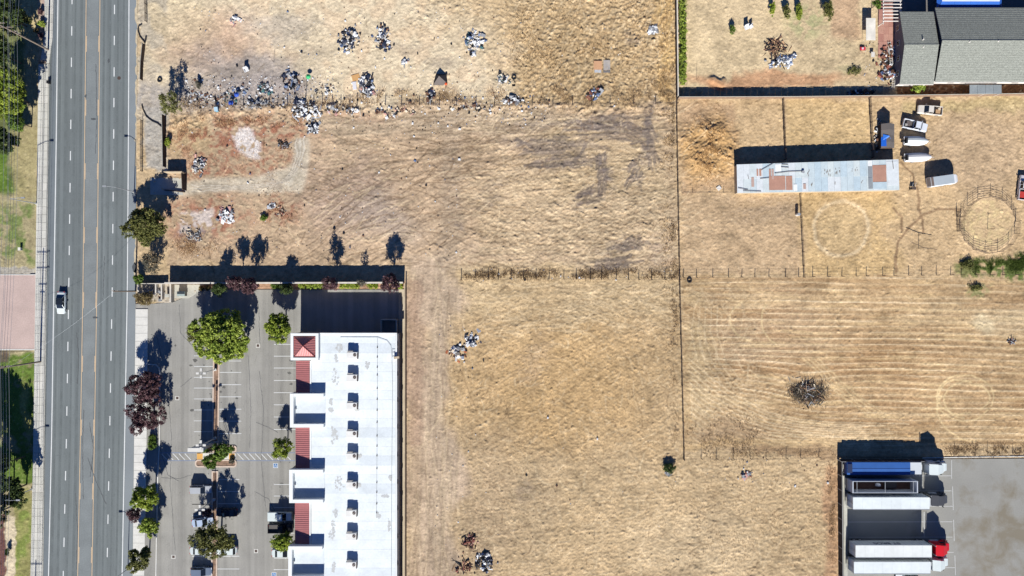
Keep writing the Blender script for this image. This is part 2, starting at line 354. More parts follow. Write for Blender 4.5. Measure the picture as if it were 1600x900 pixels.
arcs(dk, 130, (270, 170, 480, 405), 15, 50, 24, .8, .6, .8, 7); arcs(lt_, 160, (262, 170, 480, 405), 15, 60, 22, .8, .7, .8, 8)
arcs(dk, 260, (800, 0, 1050, 160), -62, 22, 14, .6, .8, .8, 9); arcs(lt_, 300, (800, 0, 1050, 160), -60, 25, 16, .6, .8, .9, 10)
arcs(dk, 260, (740, 440, 1060, 900), lambda x, y: 60 * math.sin(x / 70 + y / 90), 40, 16, 1.0, .6, .8, 11); arcs(lt_, 340, (735, 440, 1060, 900), lambda x, y: 60 * math.sin(x / 70 + y / 90), 40, 20, 1.0, .65, .8, 12)
arcs(dk, 120, (740, 440, 1060, 520), 4, 12, 50, .4, .5, .7, 13); arcs(lt_, 130, (740, 440, 1060, 520), 4, 14, 46, .4, .6, .8, 14)
arcs(dk, 120, (1070, 725, 1300, 900), -8, 30, 22, .8, .7, .8, 15); arcs(lt_, 160, (900, 725, 1300, 900), 20, 45, 26, .8, .6, .8, 16)
arcs(dk, 70, (640, 430, 725, 900), 90, 7, 90, .2, .8, .45, 17); arcs(lt_, 90, (636, 420, 725, 900), 90, 9, 80, .2, .9, .55, 18)
arcs(lt_, 120, (1072, 440, 1180, 690), 70, 30, 26, 1, .5, .8, 19); arcs(dk, 60, (1070, 440, 1150, 690), 60, 40, 12, 1, .6, .7, 20)
arcs(dk, 80, (230, 0, 800, 160), 0, 60, 10, 1, .6, .7, 21); arcs(dk, 220, (1064, 300, 1600, 428), 20, 70, 7, 1, .6, .6, 22); arcs(dk, 120, (1400, 156, 1600, 260), 20, 70, 7, 1, .6, .5, 23)
arcs(dk, 60, (460, 260, 720, 400), -30, 8, 34, .2, .7, .9, 24); arcs(dk, 26, (460, 260, 560, 320), 12, 8, 60, .2, .6, .9, 25)
notb = 1 - np.clip(drive * .8, 0, 1)
mix(dk * notb, (114, 90, 64), .7); mix(lt_ * notb, (240, 214, 168), .55); Z += -.03 * dk + .025 * lt_
ash = np.zeros((NY, NX))
for n, bx, an, ln_ in ((26, (905, 180, 965, 200), 4, 34), (24, (930, 240, 946, 285), 80, 22), (22, (900, 300, 925, 322), -38, 16), (26, (1008, 165, 1020, 235), 86, 34), (14, (985, 240, 1008, 280), 115, 22), (22, (920, 404, 960, 418), 1, 34), (18, (945, 380, 985, 390), -9, 26), (26, (800, 210, 880, 245), -6, 50), (16, (820, 250, 900, 262), -8, 50), (20, (880, 190, 1000, 225), -4, 40), (20, (935, 188, 990, 215), 15, 34)):
    arcs(ash, n, bx, an, 9, ln_, .4, 2.0, .85, int(bx[0] * 3 + bx[1]), 1)
mix(ash, (110, 99, 92), .88)
# slabs and driveways left over from demolished houses
mix(drive, (208, 193, 164), .95); amp(drive, .008)
mix(m_line([(470, 222), (466, 255), (450, 285)], 5, 5, 1), (212, 200, 174), .8); mix(drive * sst(.6, 1.6, F3), (168, 152, 130), .6)
tl1 = np.zeros((NY, NX)); tl2 = np.zeros((NY, NX))
for k in range(7):
    d = -7 + k * 2.4; acc_line(tl1 if k % 2 else tl2, [(470 + d, 216), (468 + d, 240), (462 + d, 262), (448 + d * .8, 280), (425, 288 + d * .6), (380, 292 + d * .5), (300, 294 + d)], .6, 1.2, .8, 1)
mix(tl1, (228, 216, 192), .8); mix(tl2, (168, 150, 124), .6)
sl = m_poly([(362, 200), (385, 198), (402, 215), (408, 246), (388, 250), (366, 228)], 2, 3, 1.5); mix(sl * sst(-1.0, -.1, F3 + .8 * F2 + .3 * F1), (224, 214, 200), .95)
sl = m_poly([(278, 332), (330, 328), (334, 358), (300, 368), (276, 360)], 2, 3, 1.5); mix(sl * sst(-1.3, -.2, F3 + .8 * F2 + .3 * F1), (210, 196, 180), .9); mix(m_ell(300, 368, 26, 11, 15, .5) * sst(-.3, .8, F1 + F2), (120, 108, 104), .8)
mix(m_rect(216, -70, 262, 262, 3, 2) * sst(-.4, .7, F3 + .3), (188, 176, 152), .7); mix(m_rect(226, 165, 258, 260, 3, 1), (176, 170, 156), .8); mix(m_rect(214, 130, 300, 170, 8, 2), (166, 158, 146), .7)
mix(m_rect(634, 440, 660, 700, 5, 3), (178, 148, 122), .6)
mix(m_rect(716, 425, 1060, 442, 5, 3), (214, 184, 136), .6)
mix(m_ell(1140, 680, 60, 28, 10, .5, 5), (176, 148, 112), .8); mix(m_rect(1180, 700, 1310, 716, 5, 3), (168, 136, 100), .7); mix(m_rect(1290, 720, 1312, 960, 6, 4), (192, 150, 112), .75)
mix(m_rect(1066, 690, 1310, 702, 6, 3), (206, 174, 124), .6)
# grass verge and park west of the road
prk = m_rect(-90, -90, 60, 980, 2, 1); mix(prk, (178, 164, 122)); mix(m_rect(-90, -90, 36, 300, 8, 5), (108, 116, 66), .9)
mix(m_rect(56, -90, 74, 62, 3, 1), (176, 152, 140), .9)
mix(m_rect(38, -20, 60, 62, 8, 3), (206, 184, 130), .8)
mix(m_rect(-90, 318, 60, 412, 9, 5) * sst(-.9, .8, F3 + .5 * F2), (110, 126, 66), .9); mix(m_rect(20, 200, 60, 312, 6, 3), (172, 158, 110), .8)
mix(m_rect(-90, 225, 16, 300, 6, 4), (96, 122, 44), .9)
mix(m_rect(-90, 548, 56, 760, 3, 2) * sst(-1.6, .2, F3 + .4 * F2 + .6), (98, 122, 48), .95); mix(m_ell(40, 640, 8, 40, 0, .5), (170, 160, 96), .7); mix(m_rect(24, 765, 50, 960, 3, 2), (158, 154, 92), .9); mix(m_rect(24, 765, 50, 960, 3, 2) * sst(0, 1, F3), (120, 140, 60), .7)
mix(m_rect(8, 806, 24, 980, 1.2, .5), (214, 196, 160)); mix(m_rect(-90, 806, 8, 980, 1.5, .5), (120, 84, 74))
mix(m_rect(-90, 418, 56, 432, 1, .3), (186, 178, 160), .9)
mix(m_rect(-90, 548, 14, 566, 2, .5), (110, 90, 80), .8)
amp(prk, .03)
# mulch strips by the strip mall
mix(m_rect(226, 575, 250, 960, 1, .4), (150, 120, 96), .95); mix(m_rect(240, 440, 632, 453, 1, .4), (176, 140, 112), .95)
mix(m_rect(214, 440, 318, 474, 2, .6), (198, 186, 164), .9)
# fine colour variation shared by every bare patch
tone = 1 + .045 * F4 + .06 * F3 + .075 * F2 + .05 * F1
grassy = np.clip((AMP - .03) / .06, 0, 1)
dir_n = nz(2.8, .9, -35, 40) * sst(-1, 1, W1) + nz(2.8, .9, 30, 41) * sst(1, -1, W1)
tone += grassy * .06 * dir_n + .09 * np.clip(stk, -2.2, 2.2)
spk = nz(.9, seed=50); sp2 = nz(1.5, seed=51); sp3 = nz(2.4, 1.2, 0, 52); sp4 = nz(2.4, 1.2, 90, 53)
gr2 = .35 + .65 * grassy
mix(gr2 * sst(1.1, 2.4, sp2), (132, 100, 66), .55); mix(gr2 * sst(1.3, 2.6, -sp2), (240, 216, 172), .5)
mix(gr2 * sst(1.4, 2.5, sp3), (128, 98, 68), .4); mix(gr2 * sst(1.4, 2.6, sp4), (236, 212, 168), .4)
tone -= .2 * sst(1.8, 3.0, spk) ; tone += .2 * sst(2.0, 3.0, -spk)
C = C * np.clip(tone, .45, 1.6)[..., None]
C *= np.array([1.02, 1.05, 1.14])
Z += AMP * (.32 * dir_n + .42 * nz(.95, seed=62) + .4 * F1 + .22 * F2) + .03 * np.clip(stk, -2, 2) * sst(.02, .05, AMP)
gm = m_rect(-90, 160, 1056, 435, 3)
tuft = sst(1.35, 2.6, nz(1.8, seed=60)); Z += tuft * (.06 + AMP * 1.6)
clod = sst(1.7, 2.8, nz(5, 1.3, 25, 61)) * m_rect(260, 170, 1050, 420, 10); Z += clod * .14; C *= (1 - .12 * clod)[..., None]
Z += m_ell(1106, 228, 40, 52, 0, .4) * .7 * (1 + .25 * F3) + m_ell(1120, 119, 12, 7, 0, .4) * .5
ridge = m_line([(258, 262), (262, 200), (300, 172), (480, 170), (700, 166), (1050, 168)], 4, 6, 3); Z += ridge * (.12 + .1 * F2)
# flat under every built surface
EDGE_L = [(-64, 79.5), (0, 85), (100, 79), (225, 77), (450, 74), (675, 71), (900, 68.5), (964, 67.8)]
flat = m_poly([(48, -90), (216, -90), (213, 225), (212, 440), (209, 675), (206, 990), (46, 990)])
flat = np.maximum(flat, m_poly([(208, 470), (232, 474), (270, 472), (312, 454), (322, 450), (634, 450), (634, 990), (200, 990)]))
flat = np.maximum(flat, m_poly([(1312, 715), (1700, 712), (1700, 990), (1312, 990)]))
flat = np.maximum(flat, m_poly([(-90, 428), (58, 428), (58, 548), (-90, 548)])); flat = np.maximum(flat, m_poly([(1372, -90), (1700, -90), (1700, 132), (1372, 132)]))
Z = Z * (1 - flat) - .12 * flat
Z = Z * (1 - .9 * m_poly([(216, 130), (318, 130), (318, 472), (216, 472)])) if False else Z
# extend outwards so the sheet reaches the horizon
ext = [-9000, -3000, -900, -300]; ext2 = [300, 900, 3000, 9000]
X2 = np.concatenate([[xs[0] + e for e in ext], xs, [xs[-1] + e for e in ext2]]); Y2 = np.concatenate([[ys[0] + e for e in ext], ys, [ys[-1] + e for e in ext2]])
Cp = np.pad(np.clip(C / K, .01, .8), ((4, 4), (4, 4), (0, 0)), mode='edge'); Zp = np.pad(Z, 4, mode='edge')
base_c = lin((196, 168, 126)) / K
Cp[:4] = base_c; Cp[-4:] = base_c; Cp[:, :4] = base_c; Cp[:, -4:] = base_c
Zp[:4] = np.where(Zp[:4] < -.1, -.12, 0); 
n0, n1 = len(Y2), len(X2)
gx, gy = np.meshgrid((X2 - 800) * S, (450 - Y2) * S)
co = np.stack([gx, gy, Zp], -1).reshape(-1, 3).astype(np.float32)
me = bpy.data.meshes.new('ground'); me.vertices.add(n0 * n1); me.vertices.foreach_set('co', co.ravel())
ii = (np.arange(n0 - 1)[:, None] * n1 + np.arange(n1 - 1)[None, :]).ravel()
quad = np.stack([ii + n1, ii + n1 + 1, ii + 1, ii], -1).astype(np.int32)
me.loops.add(quad.size); me.loops.foreach_set('vertex_index', quad.ravel())
me.polygons.add(len(quad)); me.polygons.foreach_set('loop_start', np.arange(0, quad.size, 4, dtype=np.int32)); me.polygons.foreach_set('loop_total', np.full(len(quad), 4, np.int32))
me.update(calc_edges=True)
ca = me.color_attributes.new('soil_colour', 'FLOAT_COLOR', 'POINT')
ca.data.foreach_set('color', np.concatenate([Cp.reshape(-1, 3), np.ones((n0 * n1, 1))], 1).astype(np.float32).ravel())
me.polygons.foreach_set('use_smooth', np.ones(len(quad), bool))
M['ground'] = mat('dry_ground', (0, 0, 0), .97, attr='soil_colour', ns=3.2, na=.14, fs=11, fa=.22, bump=.045, spec=.05)
me.materials.append(M['ground'])
ground = link('ground', me); tag(ground, 'dry straw coloured ground of the vacant lots and fields', kind='structure')
del quad, co
def gz(px, py):
    j = int(np.clip(round((py - ys[0]) / STEP), 0, NY - 1)); i = int(np.clip(round((px - xs[0]) / STEP), 0, NX - 1)); return float(Z[j, i])

# ------------------------------------------------------------------ road
KY_ = [-400, 0, 225, 450, 675, 900, 1300]
def edge(v):                            # v: x at 0,225,450,675,900 -> function of y, extended outwards
    v = [v[0] + (v[0] - v[1]) * 400 / 225] + list(v) + [v[-1] + (v[-1] - v[-2]) * 400 / 225]
    return lambda y: float(np.interp(y, KY_, v))
eL = edge([79.5, 77, 74, 71, 68.5]); wL = edge([90.5, 87.8, 84.2, 80.8, 75.8]); dL = edge([112.6, 110.3, 107.5, 104, 98.8])
yL = edge([134.6, 132.2, 129.6, 125.8, 121.4]); yR = edge([156.2, 154, 151.4, 147.6, 143.6]); dR = edge([179, 177.6, 175.4, 171.4, 167])
wR = edge([201.6, 200.6, 199, 195, 190.8]); eR = edge([215, 213, 212, 209.5, 207])
def strip(fa, fb, y0, y1, z, step=40):
    mb = MB(); yy = list(np.arange(y0, y1, step)) + [y1]
    for a, b in zip(yy[:-1], yy[1:]):
        mb.sheet([G(fa(b), b), G(fb(b), b), G(fb(a), a), G(fa(a), a)], z)
    return mb
def off(f, d): return lambda y: f(y) + d
M['asphalt'] = mat('worn_asphalt', (124, 131, 131), .9, ns=.12, na=.07, fs=5, fa=.08, spec=.2)
def add_tracks(m, scale=.5):            # long faint wheel-worn bands along the carriageway
    t = m.node_tree; N = t.nodes; L = t.links; b = N['Principled BSDF']; src = b.inputs['Base Color'].links[0].from_socket
    geo = N.new('ShaderNodeNewGeometry'); mp = N.new('ShaderNodeMapping'); mp.inputs['Scale'].default_value = (1.1, .012, 1)
    mp.inputs['Rotation'].default_value = (0, 0, R(-.9))
    n = N.new('ShaderNodeTexNoise'); n.inputs['Scale'].default_value = .8; n.inputs['Detail'].default_value = 3
    L.new(geo.outputs['Position'], mp.inputs[0]); L.new(mp.outputs[0], n.inputs['Vector'])
    r = N.new('ShaderNodeMapRange'); r.inputs[1].default_value = .3; r.inputs[2].default_value = .7; r.inputs[3].default_value = .84; r.inputs[4].default_value = 1.16
    L.new(n.outputs[0], r.inputs[0]); mx = N.new('ShaderNodeMix'); mx.data_type = 'RGBA'; mx.blend_type = 'MULTIPLY'; mx.inputs[0].default_value = 1
    L.new(src, mx.inputs[6]); L.new(r.outputs[0], mx.inputs[7])
    # long thin dark cracks
    mp2 = N.new('ShaderNodeMapping'); mp2.inputs['Scale'].default_value = (.35, .07, 1)
    n2 = N.new('ShaderNodeTexNoise'); n2.inputs['Scale'].default_value = 1.6; n2.inputs['Detail'].default_value = 5
    L.new(geo.outputs['Position'], mp2.inputs[0]); L.new(mp2.outputs[0], n2.inputs['Vector'])
    r2 = N.new('ShaderNodeMapRange'); r2.inputs[1].default_value = .0; r2.inputs[2].default_value = .006; r2.inputs[3].default_value = .8; r2.inputs[4].default_value = 1
    ab = N.new('ShaderNodeMath'); ab.operation = 'SUBTRACT'; ab.inputs[1].default_value = .5; L.new(n2.outputs[0], ab.inputs[0])
    ab2 = N.new('ShaderNodeMath'); ab2.operation = 'ABSOLUTE'; L.new(ab.outputs[0], ab2.inputs[0]); L.new(ab2.outputs[0], r2.inputs[0])
    mx2 = N.new('ShaderNodeMix'); mx2.data_type = 'RGBA'; mx2.blend_type = 'MULTIPLY'; mx2.inputs[0].default_value = 1
    L.new(mx.outputs[2], mx2.inputs[6]); L.new(r2.outputs[0], mx2.inputs[7]); L.new(mx2.outputs[2], b.inputs['Base Color'])
add_tracks(M['asphalt'])
road = strip(off(eL, -1.5), eR, -400, 1300, 0.0).build('road', M['asphalt']); tag(road, 'grey two-way street with a centre turning lane', kind='structure')
gut = mat('gutter_asphalt', (140, 147, 150), .9, ns=.2, na=.07)
strip(off(wR, 1.5), off(eR, -.3), -400, 1300, 0.004).build('shoulder', gut, road)
strip(off(wL, -8.5), off(wL, -1.5), -400, 1300, 0.004).build('shoulder', mat('shoulder_asphalt', (122, 130, 134), .9, ns=.2, na=.07), road)
strip(off(yL, 2), off(yR, -2), -400, 1300, 0.004).build('turn_lane', mat('turn_lane_asphalt', (134, 140, 140), .9, ns=.3, na=.1, fs=4, fa=.1), road)
trk = mat('tyre_worn_asphalt', (111, 118, 118), .85, ns=.5, na=.1, fs=4, fa=.1)
for f, d0, d1 in ((wL, 3, 6.5), (wL, 12, 16), (dL, 4, 7), (dL, 13, 17.5), (yR, 5, 8.5), (yR, 15, 18), (dR, 4, 7), (dR, 13, 16)): strip(off(f, d0), off(f, d1), -400, 1300, 0.003).build('wheel_track', trk, road)
for f in (wL, wR): strip(off(f, -.75), off(f, .75), -400, 1300, 0.008).build('edge_line', M['white_paint'], road)
for f, s in ((yL, 1), (yR, -1)):
    strip(off(f, -.5), off(f, .5), -400, 1300, 0.008).build('centre_line', M['yellow_paint'], road)
    for k in range(-4, 14):
        y0 = 58 + 99.6 * k - (2 if k < 4 else 0)
        strip(off(f, s * 1.3 - .5), off(f, s * 1.3 + .5), y0, y0 + 25, 0.008).build('centre_dash', M['yellow_paint'], road)
dl = [-8, 41, 90, 139, 187, 236, 286, 335, 384, 434, 484, 534, 584, 635, 686, 736, 788, 840, 892]
dr = [7.5, 56, 105, 153, 202, 251, 300, 350, 399, 449, 499, 549, 599, 650, 701, 752, 804, 856]
dl = [-8 - 49 * k for k in range(7, 0, -1)] + dl + [892 + 52 * k for k in range(1, 7)]
dr = [7.5 - 49 * k for k in range(7, 0, -1)] + dr + [856 + 52 * k for k in range(1, 7)]
for f, lst in ((dL, dl), (dR, dr)):
    for y0 in lst: strip(off(f, -.75), off(f, .75), y0, y0 + 14.6, 0.008).build('lane_dash', M['white_paint'], road)
patchm = mat('asphalt_patch', (88, 92, 94), .9, ns=.6, na=.15)
for (cx, cy, rx, ry) in ((146, 186, 4.5, 2), (170, 95, 2, 4), (149, 496, 5, 1.6), (134, 150, 1.6, 3), (210, 418, 4.5, 8)):
    n = 14; pts = [G(cx + rx * math.cos(2 * PI * i / n) * random.uniform(.7, 1.2), cy + ry * math.sin(2 * PI * i / n) * random.uniform(.7, 1.2)) for i in range(n)]
    MB().sheet(pts[::-1], .0125).build('asphalt_patch', patchm, road)
em = mat('gutter_dirt', (206, 190, 160), .95, ns=2, na=.15); rd0 = random.Random(4)
for (ya, yb) in ((-60, 40), (46, 118), (124, 260), (330, 438)):
    pts = []; 
    for yy in np.arange(ya, yb, 5): pts.append(G(eR(yy) - rd0.uniform(.2, 3.2) - (1.5 if yy < 40 else 0), yy))
    pts += [G(eR(yb) + .2, yb), G(eR(ya) + .2, ya)]; MB().sheet(pts, .0125).build('gutter_dirt', em, road)
mh = MB()
x, y = G(186, 122); mh.prism([(x + .38 * math.cos(t), y + .38 * math.sin(t)) for t in np.linspace(0, 2 * PI, 14, endpoint=False)], .006, .018)
mh.build('manhole_cover', M['dark_steel'], road)
# kerbed sidewalks made of slabs
def sidewalk(name, label, fa, fb, y0, y1, pitch, m1, m2, lon=None):
    root = MB().add([], [])
    base = strip(off(fa, .1), off(fb, -.1), y0, y1, .02).build(name, m1); tag(base, label, kind='structure')
    y = y0; k = 0
    while y < y1 - 1:
        yb = min(y + pitch - .35, y1)
        cuts = [0, 1] if lon is None else [0, lon, 1]
        for c0, c1 in zip(cuts[:-1], cuts[1:]):
            g = .25
            def X(t, yy, s): return fa(yy) + (fb(yy) - fa(yy)) * t + s * g
            q = [G(X(c0, yb, 1), yb), G(X(c1, yb, -1), yb), G(X(c1, y, -1), y), G(X(c0, y, 1), y)]
            z = .13 + random.uniform(-.006, .006)
            MB().prism(q, .02, z).build('paving_slab', random.choice(m1x if m1 is M['conc'] else [m2]), base)
        y += pitch; k += 1
    return base
m1x = [mat('slab_concrete_a', (216, 214, 203), .9, ns=.4, na=.1), mat('slab_concrete_b', (208, 206, 195), .9, ns=.4, na=.12), mat('slab_concrete_c', (222, 219, 208), .9, ns=.4, na=.08)]
swL = edge([62, 58.6, 55.5, 52.5, 48])
sidewalk('sidewalk', 'pale concrete sidewalk along the west side of the street', swL, off(eL, -2.2), 100, 1100, 12.4, M['conc'], None, lon=.55)
tp = lambda y: float(np.interp(y, [-400, 0, 60, 100], [69, 70, 70, 62]))
tq = lambda y: float(np.interp(y, [-400, 0, 60, 100], [84, 84.5, 83, 77]))
sidewalk('sidewalk', 'flared white sidewalk at the top left beside the planted bank', tp, tq, -200, 99, 12.4, M['conc'], None, lon=.6)
swR = edge([231, 231.5, 232, 230, 226]); swRa = edge([214, 213, 212.4, 209.9, 207.4])
sidewalk('sidewalk', 'bright concrete sidewalk along the east side of the street by the parking lot', swRa, swR, 483, 1100, 12.6, M['conc2'], M['conc2'])
# kerb strips
for nm, fa, fb, y0, y1, lab in (('kerb', off(eL, -2.0), off(eL, -.6), 100, 1100, 'concrete kerb along the west gutter'),):
    mb = MB()
    for a in np.arange(y0, y1, 25):
        mb.prism([G(fa(a + 24.6), a + 24.6), G(fb(a + 24.6), a + 24.6), G(fb(a), a), G(fa(a), a)], -.05, .12)
    tag(mb.build(nm, M['conc3']), lab, kind='structure')
# pink paved driveway, west side
M['pink'] = mat('pink_pavers', (203, 180, 170), .9, ns=.3, na=.08, fs=5, fa=.12)
dw = MB().prism([G(-200, 547), G(55, 547), G(56, 430), G(-200, 430)], -.1, .03).build('driveway', M['pink']); tag(dw, 'pink paved driveway leading west off the street', kind='structure')
for (x0, y0, x1, y1) in ((-200, 428.6, 56, 430), (-200, 545.4, 55, 547.2)): MB().prism([G(x0, y1), G(x1, y1), G(x1, y0), G(x0, y0)], -.1, .06).build('border_strip', M['conc2'], dw)

# ------------------------------------------------------------------ parking lot
M['lot'] = mat('parking_asphalt', (163, 161, 154), .9, ns=.25, na=.08, fs=5, fa=.09, spec=.2)
add_tracks(M['lot'])
lot = MB().sheet([G(*p) for p in ((203, 1250), (634, 1250), (634, 452.5), (321, 452.5), (309, 456), (270, 472.5), (232, 475), (210, 475))], .004 - .01).build('parking_lot', M['lot'])
tag(lot, 'worn grey parking lot of the strip mall', kind='structure')
def pline(x0, y0, x1, y1, wd=.9, m='white_paint', nm='stall_line', z=.006):
    a, b = Vector(G(x0, y0)), Vector(G(x1, y1)); d = (b - a).normalized(); n = Vector((-d.y, d.x)) * wd * S / 2
    MB().sheet([a - n, b - n, b + n, a + n], z).build(nm, M[m], lot)
for y in (556, 572.5, 589.5, 606.3, 623.3, 640.5, 657.5, 674.5, 778 - 40 + 50, 788, 805, 853, 869, 887): pline(303 - (y > 700) * 3, y, 333 - (y > 700) * 2, y)
for y in (564, 581.8, 601, 620, 639.3, 658, 677.5, 749, 768, 787, 806, 869, 889, 908): pline(341 - (y > 700) * 2, y, 377 - (y > 700) * 3, y)
for y in (538, 556.5, 575, 594.5, 613.5, 632.5, 651.5, 671, 757, 775, 793, 813, 833, 853, 872, 890, 910): pline(428, y, 462 - (y > 700) * 2, y)
for x0, x1 in ((250, 306), (369, 461)):
    pline(x0, 707.5, x1, 707.5, 1.2, 'blue_paint', 'crosswalk_border'); pline(x0, 719.8, x1, 719.8, 1.2, 'blue_paint', 'crosswalk_border')
    x = x0 + 2
    while x < x1 - 9:
        pline(x, 708.6, x + 9.5, 718.8, 1.0, 'white_paint', 'crosswalk_stripe'); x += 9.2
M['ada'] = mat('blue_sign_paint', (70, 130, 190), .7, fa=.1)
for (cx, cy) in ((430.5, 727.5), (428, 898)):
    MB().sheet([G(cx - 3.7, cy + 3.7), G(cx + 3.7, cy + 3.7), G(cx + 3.7, cy - 3.7), G(cx - 3.7, cy - 3.7)], .007).build('accessible_bay_border', M['white_paint'], lot)
    MB().sheet([G(cx - 2.9, cy + 2.9), G(cx + 2.9, cy + 2.9), G(cx + 2.9, cy - 2.9), G(cx - 2.9, cy - 2.9)], .011).build('accessible_bay_panel', M['ada'], lot)
    x, y = G(cx, cy); sym = MB()
    sym.prism([(x - .02 + .07 * math.cos(t), y + .3 + .07 * math.sin(t)) for t in np.linspace(0, 2 * PI, 8, endpoint=False)], .012, .015)
    sym.box(x, y + .12, .012, .015, .08, .26); sym.box(x + .1, y, .012, .015, .24, .07); sym.box(x + .22, y - .12, .012, .015, .07, .26)
    n = 12
    for i in range(n):
        t = R(100 + 260 * i / n); sym.box(x - .04 + .2 * math.cos(t), y - .1 + .2 * math.sin(t), .012, .015, .06, .09, t)
    sym.build('wheelchair_symbol', M['white_paint'], lot)
stain = mat('oil_stain', (106, 105, 100), .6, ns=2, na=.2)
def stain_at(parent, cx, cy, rx, ry, m, z=.0035, nm='oil_stain'):
    n = 16; pts = [G(cx + rx * math.cos(2 * PI * i / n) * random.uniform(.6, 1.2), cy + ry * math.sin(2 * PI * i / n) * random.uniform(.6, 1.2)) for i in range(n)]
    MB().sheet(pts[::-1], z).build(nm, m, parent)
for q in ((305, 563, 4, 3), (298, 571, 3, 1.6), (345, 612, 2, 2), (370, 622, 2.5, 2), (452, 583, 3, 2.2), (455, 600, 3, 2), (350, 605, 3, 2), (330, 620, .8, 4), (440, 756, 3, 2), (300, 641, 4, 2.4), (274, 540, 1.6, 2), (455, 563, 4, 2), (352, 655, 2, 3), (435, 800, 2, 2)): stain_at(lot, *q, stain, .0025)
for cx, cy in ((277, 622), (271, 870), (403, 540), (400, 861)):
    x, y = G(cx, cy); MB().box(x, y, -.02, .012, .86, .86).build('drain_frame', M['conc2'], lot); MB().box(x, y, 0, .02, .55, .55).build('drain_grate', M['dark_steel'], lot)
def crack(parent, pts, wd, m, z, seed, nm='crack_seal'):
    rd = random.Random(seed); P = []
    for (ax, ay), (bx, by) in zip(pts[:-1], pts[1:]):
        n = max(2, int(math.hypot(bx - ax, by - ay) / 3))
        for i in range(n): P.append((ax + (bx - ax) * i / n + rd.uniform(-.5, .5), ay + (by - ay) * i / n + rd.uniform(-.5, .5)))
    P.append(pts[-1]); mb = MB()
    for a, b in zip(P[:-1], P[1:]):
        a, b = Vector(G(*a)), Vector(G(*b)); d = b - a
        if d.length < 1e-4: continue
        t = Vector((-d.y, d.x)).normalized() * wd * S * rd.uniform(.35, .7); mb.sheet([a - t, b - t, b + t, a + t], z)
    return mb.build(nm, m, parent)
ckm = mat('crack_sealant', (92, 94, 95), .7, fs=6, fa=.2)
for k, q in enumerate((((137, 715), (150, 752), (166, 788)), ((131, 640), (129, 700), (130, 780)), ((118, 770), (121, 830), (119, 890)), ((150, 100), (151, 190), (149, 240)), ((120, 520), (123, 560), (121, 600)), ((163, 400), (161, 470)), ((140, 660), (146, 700), (141, 745)))): crack(road, q, .8, ckm, .0145, k)
for k, q in enumerate((((236, 522), (246, 528), (252, 560)), ((262, 600), (268, 680), (266, 760), (274, 860)), ((282, 605), (300, 590)), ((388, 555), (392, 640), (390, 700)), ((400, 660), (420, 668), (434, 676)), ((398, 768), (420, 780), (430, 800)), ((280, 476), (282, 520), (300, 540)), ((250, 700), (262, 742), (280, 752)), ((405, 580), (412, 640), (408, 720), (416, 800)), ((300, 742), (280, 748), (252, 746)), ((430, 690), (444, 700)), ((404, 475), (406, 540)))): crack(lot, q, .5, ckm, .0075, 40 + k)
rdo = random.Random(12)
for k in range(60):
    cx = rdo.choice((312, 322, 350, 362, 438, 450)) + rdo.uniform(-7, 7); cy = rdo.uniform(560, 890); stain_at(lot, cx, cy, rdo.uniform(.5, 1.6), rdo.uniform(.5, 1.5), stain, .0028 + k * 1e-5)
# kerbed median
def kerb_loop(name, label, pts, wd, h, m, parent=None, closed=True):
    mb = MB(); P = [Vector(G(*p)) for p in pts]; n = len(P)
    for i in range(n if closed else n - 1):
        a, b = P[i], P[(i + 1) % n]; d = (b - a); 
        if d.length < 1e-5: continue
        d.normalize(); t = Vector((-d.y, d.x)) * wd / 2; e = d * wd * .5
        mb.prism([(a - e - t)[:], (b + e - t)[:], (b + e + t)[:], (a - e + t)[:]], -.05, h + .002 * (i % 3))
    o = mb.build(name, m, parent)
    if parent is None: tag(o, label, kind='structure')
    return o
M['kerbp'] = mat('peach_kerb', (222, 202, 184), .9, fa=.12)
def bed(pts, label, name='planting_bed'):
    o = MB().prism([G(*p) for p in pts], -.05, .07).build(name, M['soil']); tag(o, label, kind='structure')
    kerb_loop('kerb', None, pts, .28, .13, M['kerbp'], o); return o
bed([(332.5, 690), (341, 690), (342.5, 562), (334, 562)], 'narrow mulch median between the upper parking stalls')
bed([(331, 962), (338, 962), (340, 737), (332, 737)], 'narrow mulch median between the lower parking stalls')
def rr(x0, y0, x1, y1, r):
    o = []
    for cx, cy, a in ((x1 - r, y0 + r, -90), (x1 - r, y1 - r, 0), (x0 + r, y1 - r, 90), (x0 + r, y0 + r, 180)):
        for k in range(4): t = R(a + 30 * k); o.append((cx + r * math.cos(t), cy + r * math.sin(t)))
    return o
bed(rr(313, 697, 369, 706, 3.5), 'upper rounded island of bark beside the blue crosswalk')
bed(rr(306, 719, 369, 729, 4), 'lower rounded island of bark beside the blue crosswalk')
pp = MB().prism([G(*p) for p in rr(313, 708, 368.5, 718, 1)], -.05, .09).build('crossing_refuge', M['conc2']); tag(pp, 'cream concrete refuge on the crosswalk between the islands', kind='structure')
yl = mat('yellow_tactile', (232, 178, 96), .8)
for x0, x1 in ((308, 317), (358, 367)): MB().prism([G(x0, 718), G(x1, 718), G(x1, 708.5), G(x0, 708.5)], .05, .1).build('tactile_pad', yl, pp)
kp = [(232, 569), (244, 570), (249, 575), (250, 582), (249.5, 690), (247, 740), (245.5, 800), (243, 962)]
kb = kerb_loop('kerb', 'long white kerb between the street planting strip and the parking lot', kp, .22, .14, M['conc2'], closed=False)
# east service walk and walls
ew = MB().prism([G(622, 1200), G(633.2, 1200), G(633.2, 452), G(623, 452)], -.1, .03).build('service_walk', mat('tan_concrete', (206, 192, 166), .9, ns=.4, na=.1)); tag(ew, 'narrow tan concrete walk behind the white roofed building', kind='structure')

